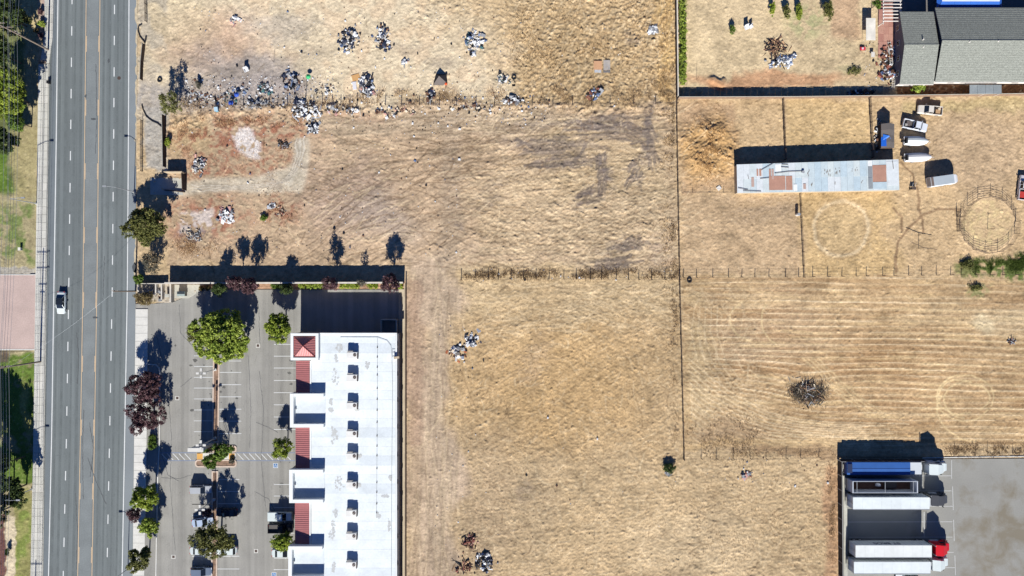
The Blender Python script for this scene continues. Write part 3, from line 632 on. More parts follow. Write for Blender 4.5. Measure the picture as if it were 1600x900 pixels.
def wall_run(name, label, cat, pts, th, h, m, capm=None, parent=None, piece='wall_panel', plen=4.0, group=None, z0=-.2):
    root = thing(name, label, cat, (*G(*pts[0]), 0), group=group); o = Vector(G(*pts[0]))
    for a, b in zip(pts[:-1], pts[1:]):
        A, B = Vector(G(*a)) - o, Vector(G(*b)) - o; d = B - A; L = d.length; ang = math.atan2(d.y, d.x); n = max(1, round(L / plen)); l = L / n
        me = MB().box(l / 2, 0, z0, h, l, th).mesh(piece, m)
        mc = MB().box(l / 2, 0, h, h + .07, l, th + .1).mesh('cap', capm) if capm else None
        for i in range(n):
            p = A + d * (i / n)
            link(piece, me, root, (p.x, p.y, 0), ang)
            if mc: link('cap', mc, root, (p.x, p.y, 0), ang)
    return root
wall_run('block_wall', 'long pale block wall north of the strip mall parking lot with white cap', 'wall', [(265, 442.5), (632, 441.8)], .25, 2.3, M['cmu_tan'], M['cmu'])
wall_run('block_wall', 'thin block wall running down the east side of the strip mall', 'wall', [(634.2, 443), (633.8, 960)], .15, 1.7, M['wood'], M['cmu_tan'])

# ------------------------------------------------------------------ fences
def fence(name, label, pts, spacing, h, pr=.08, wires=3, pm='darkwood', jitter=.15, wr=.012, lean=.03, rails=None):
    root = thing(name, label, 'fence', (*G(*pts[0]), 0)); o = Vector(G(*pts[0]))
    meshes = [MB().tube((0, 0, -.2), (random.uniform(-lean, lean), random.uniform(-lean, lean), h * random.uniform(.85, 1.1)), pr * 1.1, pr * .9, 6).mesh('post', M[pm]) for _ in range(5)]
    tops = []
    for a, b in zip(pts[:-1], pts[1:]):
        A, B = Vector(G(*a)) - o, Vector(G(*b)) - o; d = B - A; n = max(1, round(d.length / spacing))
        for i in range(n + 1):
            if i == n and b != pts[-1]: continue
            p = A + d * ((i + random.uniform(-jitter, jitter)) / n); tops.append(p)
            link('post', random.choice(meshes), root, (p.x, p.y, 0), random.uniform(0, 6))
    for k in range(wires):
        z = h * (k + .6) / wires * .95; mb = MB()
        for p, q in zip(tops[:-1], tops[1:]):
            mb.tube((p.x, p.y, z), (q.x, q.y, z + random.uniform(-.03, .03)), wr, wr, 4, False)
        mb.build('wire', M['dark_steel'], root)
    return root
fence('wire_fence', 'leaning post fence through the rubbish strip between the two northern lots', [(296, 167), (420, 166), (560, 165)], 1.9, 1.8, .085)
fence('wire_fence', 'sparse post fence in dead weeds right of the black tent', [(600, 164), (800, 166), (925, 164), (1054, 162)], 4.2, 1.6, .08)
fence('wire_fence', 'wire fence with dark posts along the weedy strip above the central field', [(722, 437), (860, 436), (1060, 437)], 2.7, 1.45, .085)
fence('wire_fence', 'long wire fence between the horse paddocks and the striped stubble field', [(1066, 433.5), (1250, 432.5), (1420, 430), (1610, 429)], 3.0, 1.4, .08)
fence('wire_fence', 'tall wire fence running down between central lots and the eastern properties', [(1054, -30), (1057, 225), (1061, 440), (1065, 600), (1068, 718)], 2.6, 1.4, .075, 4, wr=.03)
fence('wire_fence', 'short paddock fence standing left of the dry square pasture', [(1222, 155), (1226, 250)], 2.2, 1.3, .09, 4, wr=.045)
fence('wire_fence', 'short paddock fence between the square pasture and the parked pickups', [(1357, 153), (1362, 248)], 2.0, 1.3, .1, 4, wr=.05)
fence('wire_fence', 'paddock fence running down left of the ring in the sand', [(1249, 302), (1255, 432)], 2.4, 1.2, .07, 4, wr=.03)
fence('wire_fence', 'low wire fence from the long property line to the stable corner', [(1063, 301), (1150, 301)], 3.2, 1.0, .04)
fence('wire_fence', 'wire fence along the bottom edge of the stubble field', [(1070, 716), (1200, 716), (1308, 713)], 3.4, 1.5, .065)
fence('wire_fence', 'tall thin wire fence above the truck yard asphalt', [(1488, 712), (1620, 711)], 2.6, 2.1, .035, pm='steel')
fence('wire_fence', 'low post fence on the street edge of the northern lots', [(229, -30), (230, 35)], 1.8, 1.2, .06, 4, wr=.04)
fence('wire_fence', 'street edge fence below the small olive tree', [(223, 190), (223, 268)], 2.4, 1.2, .06, 4, wr=.04)
def board_fence(label, pts, h, m, bw=1.35):
    root = thing('wooden_fence', label, 'fence', (*G(*pts[0]), 0)); o = Vector(G(*pts[0]))
    for a, b in zip(pts[:-1], pts[1:]):
        A, B = Vector(G(*a)) - o, Vector(G(*b)) - o; d = B - A; n = max(1, round(d.length / bw)); l = d.length / n; ang = math.atan2(d.y, d.x); mm = [MB().box(l / 2, 0, 0, h + dz, l - .008, .06).mesh('fence_panel', m) for dz in (0, .03, -.03)]
        for i in range(n): p = A + d * (i / n); link('fence_panel', mm[i % 3], root, (p.x, p.y, 0), ang)
        MB().tube((A.x, A.y + .06, h + .03), (B.x, B.y + .06, h + .03), .05, .05, 4).build('top_rail', M['conc3'], root)
    return root
def screen(label, pts, h, m, posts=True):
    root = thing('screen_fence', label, 'fence', (*G(*pts[0]), 0)); o = Vector(G(*pts[0]))
    for a, b in zip(pts[:-1], pts[1:]):
        A, B = Vector(G(*a)) - o, Vector(G(*b)) - o; d = B - A; n = max(1, round(d.length / 3.0)); l = d.length / n; ang = math.atan2(d.y, d.x)
        pm = MB().box(l / 2, 0, .03, h, l - .03, .03).mesh('screen_panel', m); pt = MB().tube((0, 0, -.1), (0, 0, h + .1), .045, .045, 6).mesh('post', M['steel'])
        for i in range(n):
            p = A + d * (i / n); link('screen_panel', pm, root, (p.x, p.y, 0), ang); link('post', pt, root, (p.x, p.y, 0))
        mb = MB(); mb.tube((A.x, A.y, h + .05), (B.x, B.y, h + .05), .035, .035, 5); mb.build('top_rail', M['steel'], root)
    return root
scr = mat('dark_privacy_mesh', (62, 58, 56), .9, ns=1, na=.2)
screen('dark mesh screen fence along the top of the truck yard above the blue trailer', [(1308, 717.5), (1440, 717)], 2.3, scr)
screen('dark mesh screen fence down the left side of the truck yard', [(1308.5, 718), (1310.5, 965)], 2.1, scr)

# ------------------------------------------------------------------ truck yard
M['yard'] = mat('yard_concrete', (158, 157, 150), .9, ns=.15, na=.07, fs=4, fa=.06)
yard = MB().sheet([G(1313, 1250), G(2200, 1250), G(2200, 714), G(1313, 718)], -.006).build('truck_yard', M['yard']); tag(yard, 'grey paved truck yard in the lower right corner', kind='structure')
kerb_loop('wheel_kerb', 'long pale kerb behind the parked trailers', [(1318, 724), (1320.5, 800), (1321.5, 962)], .75, .15, M['conc3'], closed=False)
def yline(x0, y0, x1, y1, wd=.55):
    a, b = Vector(G(x0, y0)), Vector(G(x1, y1)); d = (b - a).normalized(); n = Vector((-d.y, d.x)) * wd * S / 2
    MB().sheet([a - n, b - n, b + n, a + n], .002).build('stall_line', M['white_paint'], yard)
for q in ((1323, 743.5, 1487, 743.5), (1323, 767, 1487, 767), (1323, 791, 1489, 791), (1325, 815.7, 1488, 815.3), (1327, 839.5, 1488, 839.2), (1328, 863, 1490, 863), (1328, 887, 1492, 887), (1487, 719, 1487, 748), (1488.5, 760, 1489.5, 797), (1440.5, 743, 1441, 762), (1444, 800, 1444, 840), (1490, 812, 1491, 845), (1492, 868, 1493, 899)): yline(*q)
dirt = [mat('yard_dirt_a', (146, 138, 122), .95, ns=.5, na=.12), mat('yard_dirt_b', (136, 128, 112), .95, ns=.7, na=.14), mat('yard_dirt_c', (166, 160, 146), .95, ns=.5, na=.1)]
def add_dirt(m):
    t = m.node_tree; N = t.nodes; L = t.links; b = N['Principled BSDF']; src = b.inputs['Base Color'].links[0].from_socket
    geo = N.new('ShaderNodeNewGeometry'); x, y = G(1568, 838)
    mp = N.new('ShaderNodeMapping'); mp.inputs['Location'].default_value = (-x, -y, 0)
    L.new(geo.outputs['Position'], mp.inputs[0])
    n = N.new('ShaderNodeTexNoise'); n.inputs['Scale'].default_value = .2; n.inputs['Detail'].default_value = 8; n.inputs['Distortion'].default_value = .25; n.inputs['Roughness'].default_value = .6
    L.new(geo.outputs['Position'], n.inputs['Vector'])
    ln = N.new('ShaderNodeVectorMath'); ln.operation = 'LENGTH'; L.new(mp.outputs[0], ln.inputs[0])
    r = N.new('ShaderNodeMapRange'); r.inputs[1].default_value = 15; r.inputs[2].default_value = 4; r.inputs[3].default_value = -.12; r.inputs[4].default_value = .12
    L.new(ln.outputs['Value'], r.inputs[0])
    ad = N.new('ShaderNodeMath'); ad.operation = 'ADD'; L.new(n.outputs[0], ad.inputs[0]); L.new(r.outputs[0], ad.inputs[1])
    rp = N.new('ShaderNodeMapRange'); rp.inputs[1].default_value = .46; rp.inputs[2].default_value = .68; rp.inputs[3].default_value = 0; rp.inputs[4].default_value = .8
    L.new(ad.outputs[0], rp.inputs[0])
    mx = N.new('ShaderNodeMix'); mx.data_type = 'RGBA'; L.new(rp.outputs[0], mx.inputs[0]); L.new(src, mx.inputs[6]); mx.inputs[7].default_value = (*alb((132, 122, 102)), 1)
    L.new(mx.outputs[2], b.inputs['Base Color'])
add_dirt(M['yard'])

# ------------------------------------------------------------------ white roofed strip mall
roof_w = [mat('white_membrane_%s' % 'abc'[i], c, .75, ns=.35, na=.07, fs=2.5, fa=.05) for i, c in enumerate(((239, 246, 247), (228, 236, 239), (244, 250, 250)))]
par_w = mat('white_parapet', (247, 250, 247), .7, na=.03, fa=.02)
stuc = mat('cream_stucco', (214, 200, 180), .9, fa=.08)
redm = mat('red_metal_roof', (194, 124, 122), .5, .15, na=.06, fa=.05, spec=.4)
b0x, b0y = G(545, 700)
mall = thing('strip_mall', 'strip mall with a long white flat roof and red metal canopies', 'building', (b0x, b0y, 0))
def TL(px, py, h): x, y = T(px, py, h); return (x - b0x, y - b0y)
RH = 5.3
def rect_T(x0, y0, x1, y1, h): return [TL(x0, y1, h), TL(x1, y1, h), TL(x1, y0, h), TL(x0, y0, h)]
YB = 1010
MB().prism(rect_T(485.5, 523, 619.8, YB, RH), -.1, RH - .15).build('wall', stuc, mall)
# membrane strips across the roof
y = 522.5; k = 0
while y < YB:
    y1 = min(y + 14.6, YB); 
    MB().prism(rect_T(486.5, y, 617.6, y1 - .12, RH), RH - .15, RH + .004 + .006 * (k % 3)).build('roof_membrane', roof_w[k % 3 if random.random() < .7 else 0], mall); y = y1; k += 1
for q in ((497.5, 520.2, 620, 522.4), (617.8, 522.5, 620.2, YB), (484.2, 564, 486.2, 614), (484, 668, 486, 733), (483.4, 786, 485.4, 853), (483.4, 905, 485.4, YB)):
    MB().prism(rect_T(*q, RH + .2), 4.6, RH + .2).build('parapet', par_w, mall)
MB().prism(rect_T(620.5, 521, 621.9, YB, 5.0), 4.75, 4.98).build('gutter', mat('grey_gutter', (104, 106, 108), .7), mall)
gd = MB()
for yy in (539, 586, 627, 669, 712, 755, 796, 840, 882): x, y2 = TL(620.3, yy, 5.2); gd.box(x + .1, y2, 4.9, 5.42, .3, .28)
gd.build('roof_drain', M['black'], mall)
# corner tower with a red hipped roof
TH = 6.5
MB().prism(rect_T(455, 522, 496, 561, TH), -.1, TH - .5).build('tower_wall', stuc, mall)
for q in ((454, 520.8, 497.6, 524.8), (454, 558.8, 497.6, 563), (454, 524.9, 458.2, 558.7), (493, 524.9, 497.6, 558.7)):
    MB().prism(rect_T(*q, TH), TH - .9, TH + random.uniform(0, .004)).build('parapet', par_w, mall)
c = rect_T(458, 525, 493, 559, TH); ap = TL(473.3, 540.8, TH + 1.1)
def ribbed(q0, q1, apex, n, nm='roof_slope', rib=.05):   # triangle q0,q1,apex with standing seams towards the ridge
    mb = MB(); a, b, p = Vector(q0), Vector(q1), Vector(apex)
    mb.slab([a, b, p], .06); u = (b - a); up = (p - (a + b) / 2)
    for i in range(1, n):
        t = i / n; s0 = a + u * t; k = 1 - abs(2 * t - 1); s1 = s0 + up * k * .97
        mb.tube(s0 + Vector((0, 0, .02)), s1 + Vector((0, 0, .02)), rib, rib, 4)
    return mb.build(nm, redm, mall)
e = [Vector((*p, TH - .35)) for p in c]; A = Vector((*ap, TH + 1.1))
for i in range(4): ribbed(e[i], e[(i + 1) % 4], A, 13)
for i in range(4): MB().tube(e[i] + Vector((0, 0, .03)), A + Vector((0, 0, .03)), .09, .09, 5).build('hip_cap', mat('dark_red_ridge', (130, 62, 62), .5) if i == 0 else bpy.data.materials['dark_red_ridge'], mall)
# bays and sloping canopies
BH = 6.7
for (x0, y0, x1, y1) in ((453, 615, 506, 668), (451.8, 734, 505.2, 786), (450.4, 853.8, 504, 905.5), (449.5, 975, 503, 1028)):
    MB().prism(rect_T(x0 + .6, y0 + .6, 486, y1 - .6, BH), -.1, RH + .03).build('bay_wall', stuc, mall)
    MB().prism(rect_T(x0 + .6, y0 + .6, x1 - .5, y1 - .6, BH), RH + .035, RH + .1).build('bay_roof', roof_w[1], mall)
    for q in ((x0, y0, x0 + 5.6, y1), (x0 + 5.7, y0, x1 - .4, y0 + 5.0), (x0 + 5.7, y1 - 5.4, x1 - .4, y1)):
        MB().prism(rect_T(*q, BH), RH + .101, BH + random.uniform(0, .01)).build('parapet', par_w, mall)
    vx, vy = TL(x0 + 9, (y0 + y1) / 2 - 2, RH + .4); MB().tube((vx, vy, RH), (vx, vy, RH + .5), .12, .12, 6).build('vent_pipe', M['steel'], mall)
for (x0, y0, y1) in ((462.4, 563.6, 615.6), (461.8, 668.2, 734.6), (460.8, 786.2, 854.4), (460, 905.6, 976)):
    a = TL(x0, y0, 4.85); b = TL(x0, y1, 4.85); c2 = TL(484, y1, RH + .1); d = TL(484, y0, RH + .1)
    q = [Vector((*b, 4.85)), Vector((*c2, RH + .1)), Vector((*d, RH + .1)), Vector((*a, 4.85))]
    mb = MB().slab(q, .08); L = (q[0] - q[3]).length; n = int(L / .42)
    for i in range(1, n):
        t = i / n; mb.tube(q[3].lerp(q[0], t) + Vector((0, 0, .03)), q[2].lerp(q[1], t) + Vector((0, 0, .03)), .045, .045, 4)
    mb.build('canopy_roof', redm, mall)
    MB().prism([(a[0] + .5, b[1]), (c2[0], b[1]), (c2[0], a[1]), (a[0] + .5, a[1])], -.1, 4.6).build('shop_wall', stuc, mall)
    yy = b[1] + 1.2
    while yy < a[1] - 1.5:
        MB().box(a[0] + .47, yy + .9, .3, 2.7, .06, 1.8).build('shop_window', M['glass'], mall); yy += 2.6
# rear wall openings on the north side
for xx in (505, 540, 575, 600): x, y2 = TL(xx, 522.6, RH); MB().box(x, y2 + .1, 0, 2.1, .95, .05).build('service_door', M['dark_steel'], mall)
rl = MB()
pts = [(532, 527), (590, 527.3)]; zz = RH + .12
def rp(p, h=.12): x, y2 = TL(*p, RH); return (x, y2, RH + h)
cond = mat('roof_conduit', (150, 156, 160), .6)
MB().path([rp((532, 527)), rp((590, 527.3)), rp((605, 532.5)), rp((611, 540))], .035).build('roof_conduit', cond, mall)
MB().path([rp((590, 528)), rp((589.6, 640)), rp((589, 725)), rp((588.4, 804))], .022).build('roof_conduit', cond, mall)
for yy in (543, 558, 574, 586, 607, 624, 641, 660, 681, 697, 712, 732, 754, 769, 787, 801): p = rp((589.8 - (yy - 540) * .004, yy)); MB().box(p[0], p[1], RH + .02, RH + .2, .2, .2).build('conduit_block', M['dark_steel'], mall)
MB().path([rp((611, 540)), rp((612.5, 560)), rp((613.5, 600)), rp((613, 650)), rp((612.4, 710)), rp((612, 780)), rp((611.5, 900))], .03).build('roof_conduit', cond, mall)
ld = MB()
for xx in (613.5, 618.5): p = rp((xx, 545)); q = rp((xx, 558)); ld.tube(p, q, .04, .04, 4)
for yy in (546, 551, 557): ld.tube(rp((613.5, yy)), rp((618.5, yy)), .035, .035, 4)
ld.build('roof_ladder', M['steel'], mall)
x, y2 = TL(620, 558.5, 5.6); MB().box(x, y2, 5.2, 6.1, 1.1, .45, .15).build('floodlight_box', M['cmu_tan'], mall)
rst = mat('roof_dirt', (206, 208, 206), .9, ns=2.5, na=.12, fs=9, fa=.15)
def rstain(cx, cy, rx, ry, seed):
    rnd = random.Random(seed); mb = MB()
    for _ in range(26):
        a = rnd.uniform(0, 2 * PI); q = rnd.random() ** .6; px, py = cx + rx * q * math.cos(a), cy + ry * q * math.sin(a)
        p = rp((px, py)); s = rnd.uniform(.06, .28); n = 6
        mb.sheet([(p[0] + s * math.cos(t) * rnd.uniform(.5, 1.3), p[1] + s * math.sin(t) * rnd.uniform(.5, 1.6)) for t in np.linspace(0, 2 * PI, n, endpoint=False)], RH + .021 + .0004 * _)
    mb.build('roof_stain', rst, mall)['kind'] = 'stuff'
for i, q in enumerate(((530, 543, 5, 6), (525.5, 560, 3, 6), (524, 590, 6, 14), (517, 628, 2.5, 5), (521, 680, 6, 14), (522, 675, 4, 5), (530, 756, 7, 13), (524, 802, 4, 7), (519, 834, 5, 10), (520, 820, 3, 10), (521, 885, 3, 9), (517, 640, 3, 3), (557, 640, 3, 2), (562, 712, 3, 3), (561, 757, 3, 3), (610, 746, 2, 4), (608, 820, 2, 12), (602, 775, 6, 2), (591, 806, 4, 4), (574, 570, 3, 6))): rstain(*q, i)
MB().box(rp((497.8, 542))[0] + .1, rp((498, 542))[1], RH + .02, RH + .5, .35, 4.6).build('duct', M['steel'], mall)
# rooftop units: each stands on the roof and is a thing of its own
acw = mat('ac_beige', (240, 239, 233), .6, fa=.04)
u0 = thing('rooftop_air_conditioner', 'x', 'air conditioner', (0, 0, 0), group='air conditioners on the white roof')
MB().box(0, 0, .12, 1.2, 2.15, 1.3).build('housing', acw, u0); MB().box(0, 0, 0, .12, 2.3, 1.4).build('roof_curb', M['steel'], u0)
fg = MB().prism([(.62 + .34 * math.cos(t), .12 + .34 * math.sin(t)) for t in np.linspace(0, 2 * PI, 14, endpoint=False)], 1.2, 1.26).build('fan_grille', M['dark_steel'], u0)
MB().box(.62, .12, 1.262, 1.275, .62, .05, .6).build('fan_blade', M['steel'], fg)
MB().box(1.13, -.15, .2, 1.0, .1, 1.2).build('louvre_panel', M['dark_steel'], u0); MB().box(-.35, .78, .35, 1.1, 1.1, .25).build('intake_hood', M['cmu'], u0)
acs = [551.5, 586.5, 630.5, 674.5, 709.5, 754.5, 798.5, 834.5, 879.5, 924, 968]
lab = ['first (northernmost) beige unit nearest the top edge of the white roof', 'second beige unit down, opposite the red canopy', 'unit level with the upper white parapet bay', 'unit just above the middle red canopy', 'unit level with the top of the middle red canopy', 'unit beside the second white bay', 'unit level with the lower red canopy', 'unit just above the lowest bay', 'unit nearest the bottom edge of the picture', 'unit just out of frame below the others', 'last unit at the south end']
for i, yy in enumerate(acs[:9]):
    x, y2 = T(549.6 - i * .18, yy + 4, RH + 1.2); lb = 'beige rooftop air conditioner, ' + lab[i]
    if i == 0: u0.location = (x, y2, RH + .02); u0['label'] = lb
    else: dup(u0, (x, y2, RH + .02), 0, lb)
# trash enclosure on the north side
wall_run('trash_enclosure', 'grey block trash enclosure behind the strip mall', 'enclosure', [(597.5, 518), (597.5, 499), (621, 499), (621, 518)], .2, 1.8, M['conc3'], None, piece='enclosure_wall', plen=3)

# ------------------------------------------------------------------ trees
def leaves_mesh(name, clumps, nleaf, size, cols, m, seed, flat=.5, vert=1.0):
    """many small leaf faces gathered in clumps; each clump has its own shade of the foliage"""
    g = np.random.default_rng(seed); n = len(clumps) * nleaf
    cc = np.repeat(np.array([c[:3] for c in clumps]), nleaf, 0); cr = np.repeat(np.array([c[3] for c in clumps]), nleaf)
    d = g.normal(size=(n, 3)); d /= np.linalg.norm(d, axis=1)[:, None]; P = cc + d * (cr * g.random(n) ** .45)[:, None] * np.array([1, 1, vert])
    nrm = g.normal(size=(n, 3)) + d * .8 + np.array([0, 0, flat]); nrm /= np.linalg.norm(nrm, axis=1)[:, None]
    t = np.cross(nrm, g.normal(size=(n, 3))); t /= np.linalg.norm(t, axis=1)[:, None]; b = np.cross(nrm, t)
    s = (size * g.uniform(.6, 1.35, n))[:, None]
    V = np.stack([P - t * s, P - b * s * .55 + t * s * .1, P + t * s * 1.05, P + b * s * .55 + t * s * .1], 1).reshape(-1, 3).astype(np.float32)
    me = bpy.data.meshes.new(name); me.vertices.add(4 * n); me.vertices.foreach_set('co', V.ravel()); me.loops.add(4 * n); me.loops.foreach_set('vertex_index', np.arange(4 * n, dtype=np.int32))
    me.polygons.add(n); me.polygons.foreach_set('loop_start', np.arange(0, 4 * n, 4, dtype=np.int32)); me.polygons.foreach_set('loop_total', np.full(n, 4, np.int32)); me.update(calc_edges=True)
    cols = np.array(cols, float); k = np.repeat(g.random(len(clumps)), nleaf)[:, None]; k2 = g.random(n)[:, None]
    cl = cols[0] * (1 - k) + cols[1] * k; cl = cl * (.75 + .5 * k2)
    ca = me.color_attributes.new('leaf_colour', 'FLOAT_COLOR', 'POINT')
    ca.data.foreach_set('color', np.concatenate([np.repeat(cl, 4, 0), np.ones((4 * n, 1))], 1).astype(np.float32).ravel()); me.materials.append(m); return me
M['leaf'] = mat('foliage', (0, 0, 0), .6, attr='leaf_colour', na=0, fa=0, spec=.2, trans=.28)
PAL = {'lime': ((.12, .18, .018), (.31, .36, .05)), 'green': ((.05, .095, .016), (.15, .22, .035)), 'dark': ((.022, .04, .014), (.085, .12, .03)),
       'olive': ((.07, .08, .022), (.20, .20, .06)), 'purple': ((.045, .024, .028), (.17, .09, .095)), 'brown': ((.11, .075, .035), (.24, .19, .08)), 'grey': ((.07, .065, .05), (.16, .15, .11)), 'bright': ((.16, .23, .03), (.37, .43, .08))}
def tree(label, px, py, rx, ry, hc, rz, pal, name='tree', dens=1.0, leaf=.2, cat='tree', group=None, lobes=None, sparse=1.0):
    """px,py,rx,ry as the crown shows in the photograph; hc = height of the crown's middle"""
    k = (H - hc) / H; x, y = T(px, py, hc); rx, ry = rx * S * k * .93, ry * S * k * .93
    seed = int(px * 7 + py * 13) % 99991; rd = random.Random(seed)
    root = thing(name, label, cat, (x, y, 0), group=group)
    nl = lobes or max(5, int(rx * ry * .55)); L = [(0, 0, 0, .62)]
    for i in range(nl):
        a = 2 * PI * i / nl + rd.uniform(-.35, .35); q = rd.uniform(.45, .72); L.append((q * math.cos(a), q * math.sin(a), rd.uniform(-.45, .35), rd.uniform(.26, .46)))
    cl = []; nc = int((rx * ry) * 25 * dens) + 20
    while len(cl) < nc:
        l = L[0] if rd.random() < .3 else rd.choice(L); a, b = rd.uniform(0, 2 * PI), math.acos(rd.uniform(-.5, 1)); q = rd.uniform(.65, 1.05) * l[3]
        X = l[0] + q * math.sin(b) * math.cos(a); Y = l[1] + q * math.sin(b) * math.sin(a); Zz = l[2] + q * math.cos(b) * 1.1
        if math.hypot(X, Y) > 1.06: continue
        cl.append((X * rx, Y * ry, hc + Zz * rz, rd.uniform(.28, .52) * min(1, rx / 2.2 + .3)))
    me = leaves_mesh('crown', cl, int(30 * sparse), leaf * .88, PAL[pal], M['leaf'], seed)
    mb = MB(); h0 = hc - rz * .3; r0 = .08 + .03 * rx
    mb.tube((0, 0, -.2), (.05, 0, h0 * .5), r0, r0 * .8, 8); mb.tube((.05, 0, h0 * .5), (0, .05, h0), r0 * .8, r0 * .55, 8)
    for i in range(7):
        a = 2 * PI * i / 7 + rd.uniform(-.3, .3); z = h0 * rd.uniform(.55, .95); q = rd.uniform(.5, .8)
        m1 = (rx * q * .5 * math.cos(a), ry * q * .5 * math.sin(a), z + rz * .35); e1 = (rx * q * math.cos(a + .2), ry * q * math.sin(a + .2), min(hc + rz * .4, z + rz * .8))
        mb.tube((0, 0, z), m1, r0 * .42, r0 * .28, 5); mb.tube(m1, e1, r0 * .28, .015, 5)
    mb.build('trunk', M['bark'], root); link('crown', me, root); return root
tree('tall dark tree at the very top left corner of the picture', 6, 22, 30, 30, 7, 3.5, 'dark')
tree('low olive tree with rusty patches near the planted bank', 30, 28, 16, 15, 3.5, 2, 'olive')
tree('spreading lime green tree under the power lines at the left edge', 12, 148, 33, 46, 6.5, 3.2, 'lime', sparse=1.1)
tree('dark tree at the left edge beside the upper utility pole', -8, 80, 30, 34, 8, 4, 'dark')
tree('dark green tree at the left edge above the dry lawn', 6, 222, 24, 26, 4.5, 3, 'dark')
tree('small dark tree between the upper left trees', 24, 190, 14, 20, 5, 3, 'green')
tree('broad dark green tree at the lower left below the large lawn shadow', 14, 768, 27, 37, 5.5, 3.2, 'dark')
tree('tall tree mostly out of frame left of the lawn', -36, 742, 42, 45, 9, 4.5, 'dark')
tree('second tall tree left of the lawn casting its shadow on the grass', -30, 812, 34, 34, 9.5, 4, 'dark')
tree('short tree at the left edge just above the tan path', 4, 725, 14, 24, 7, 3, 'dark')
tree('small olive tree with bluish shadow at the street end of the rubbish strip', 264, 162, 21, 19, 3.6, 2.6, 'olive', leaf=.15, dens=.8, sparse=.75)
tree('round yellow-green tree overhanging the east edge of the street', 227, 352, 36, 34, 4.2, 3.0, 'olive', dens=1.2)
tree('ragged brown bush at the west end of the block wall', 236, 410, 20, 24, 2.6, 1.8, 'grey', dens=.7, sparse=.7, leaf=.14, name='bush', cat='bush')
tree('small dark green bush at the street edge left of the block wall', 217, 436, 8, 9, 1.5, 1.2, 'green', name='bush', cat='bush')
tree('rusty olive bush at the parking lot entrance', 225, 466, 20, 13, 1.8, 1.3, 'brown', name='bush', cat='bush', leaf=.14)
tree('upper purple-leaved tree on the street strip', 227, 607, 32, 31, 4.2, 2.8, 'purple', leaf=.17)
tree('lower purple-leaved tree on the street strip', 226, 651, 31, 29, 4.0, 2.8, 'purple', leaf=.17)
tree('purple-leaved tree squeezed behind the two green street trees', 208, 804, 15, 14, 3.6, 2, 'purple', leaf=.15)
tree('round lime green tree on the street strip below the blue shadow', 227, 778, 25, 23, 4.4, 2.8, 'lime')
tree('bright small tree directly below the round lime street tree', 232, 822, 18, 17, 3.2, 2.2, 'bright')
tree('dark olive tree at the bottom of the street strip', 218, 874, 21, 21, 4.2, 2.6, 'olive')
tree('large bright green tree at the head of the parking median', 346, 526, 50, 45, 5.2, 3.6, 'bright', leaf=.22, dens=1.5, lobes=11)
tree('small dull green tree touching the left of the large bright tree', 303, 519, 14, 17, 4.6, 2.8, 'olive', leaf=.16)
tree('green tree beside the strip mall corner tower', 436, 511, 28, 27, 4.4, 2.9, 'lime')
tree('upper small tree on the crosswalk island', 346, 704, 15, 14, 3.8, 2.6, 'green')
tree('lower small tree on the crosswalk island', 329, 720, 18, 13, 2.8, 1.8, 'green')
tree('airy green tree by the canopy at the right end of the crosswalk', 441, 700, 20, 21, 3.6, 2.4, 'lime', dens=.8, sparse=.8)
tree('airy green tree by the canopy beside the parked pickups', 441, 847, 19, 17, 3.4, 2.3, 'lime', dens=.9)
tree('broad olive tree over the cars in the lower median', 331, 843, 38, 30, 5.0, 2.8, 'olive', dens=1.1, leaf=.18)
tree('bare sapling in the lower median above the broad olive tree', 324, 801, 9, 8, 1.5, 1.1, 'purple', dens=.6, sparse=.5)
for lb, px, py, rx, hc, rz, pal, sp in (('purple tree by the block wall, left of the pair', 367, 441, 14, 4.6, 2.2, 'purple', 1), ('purple tree by the block wall, right of the pair', 391, 446, 17, 4.8, 2.6, 'purple', 1),
        ('dark tree by the block wall in the shade above the green tree', 448, 452, 12, 3.2, 1.8, 'dark', 1), ('brownish purple tree by the block wall between the hedges', 517, 444, 15, 4.6, 2.7, 'purple', .8),
        ('nearly bare sapling by the block wall', 565, 442, 8, 3.2, 1.8, 'grey', .35), ('purple tree by the block wall at its east end', 610, 443, 19, 4.6, 2.8, 'purple', 1),
        ('tree in deep shade at the left end of the block wall planting', 342, 452, 14, 3.6, 2.2, 'dark', 1)):
    tree(lb, px, py, rx * 1.0, rx * .85, hc, rz * 1.15, pal, sparse=sp, leaf=.15, dens=1.2)
tree('small leafy palm-like tree below the left wing of the house', 1434, 137, 10, 8, 1.6, 1.0, 'bright', leaf=.2)
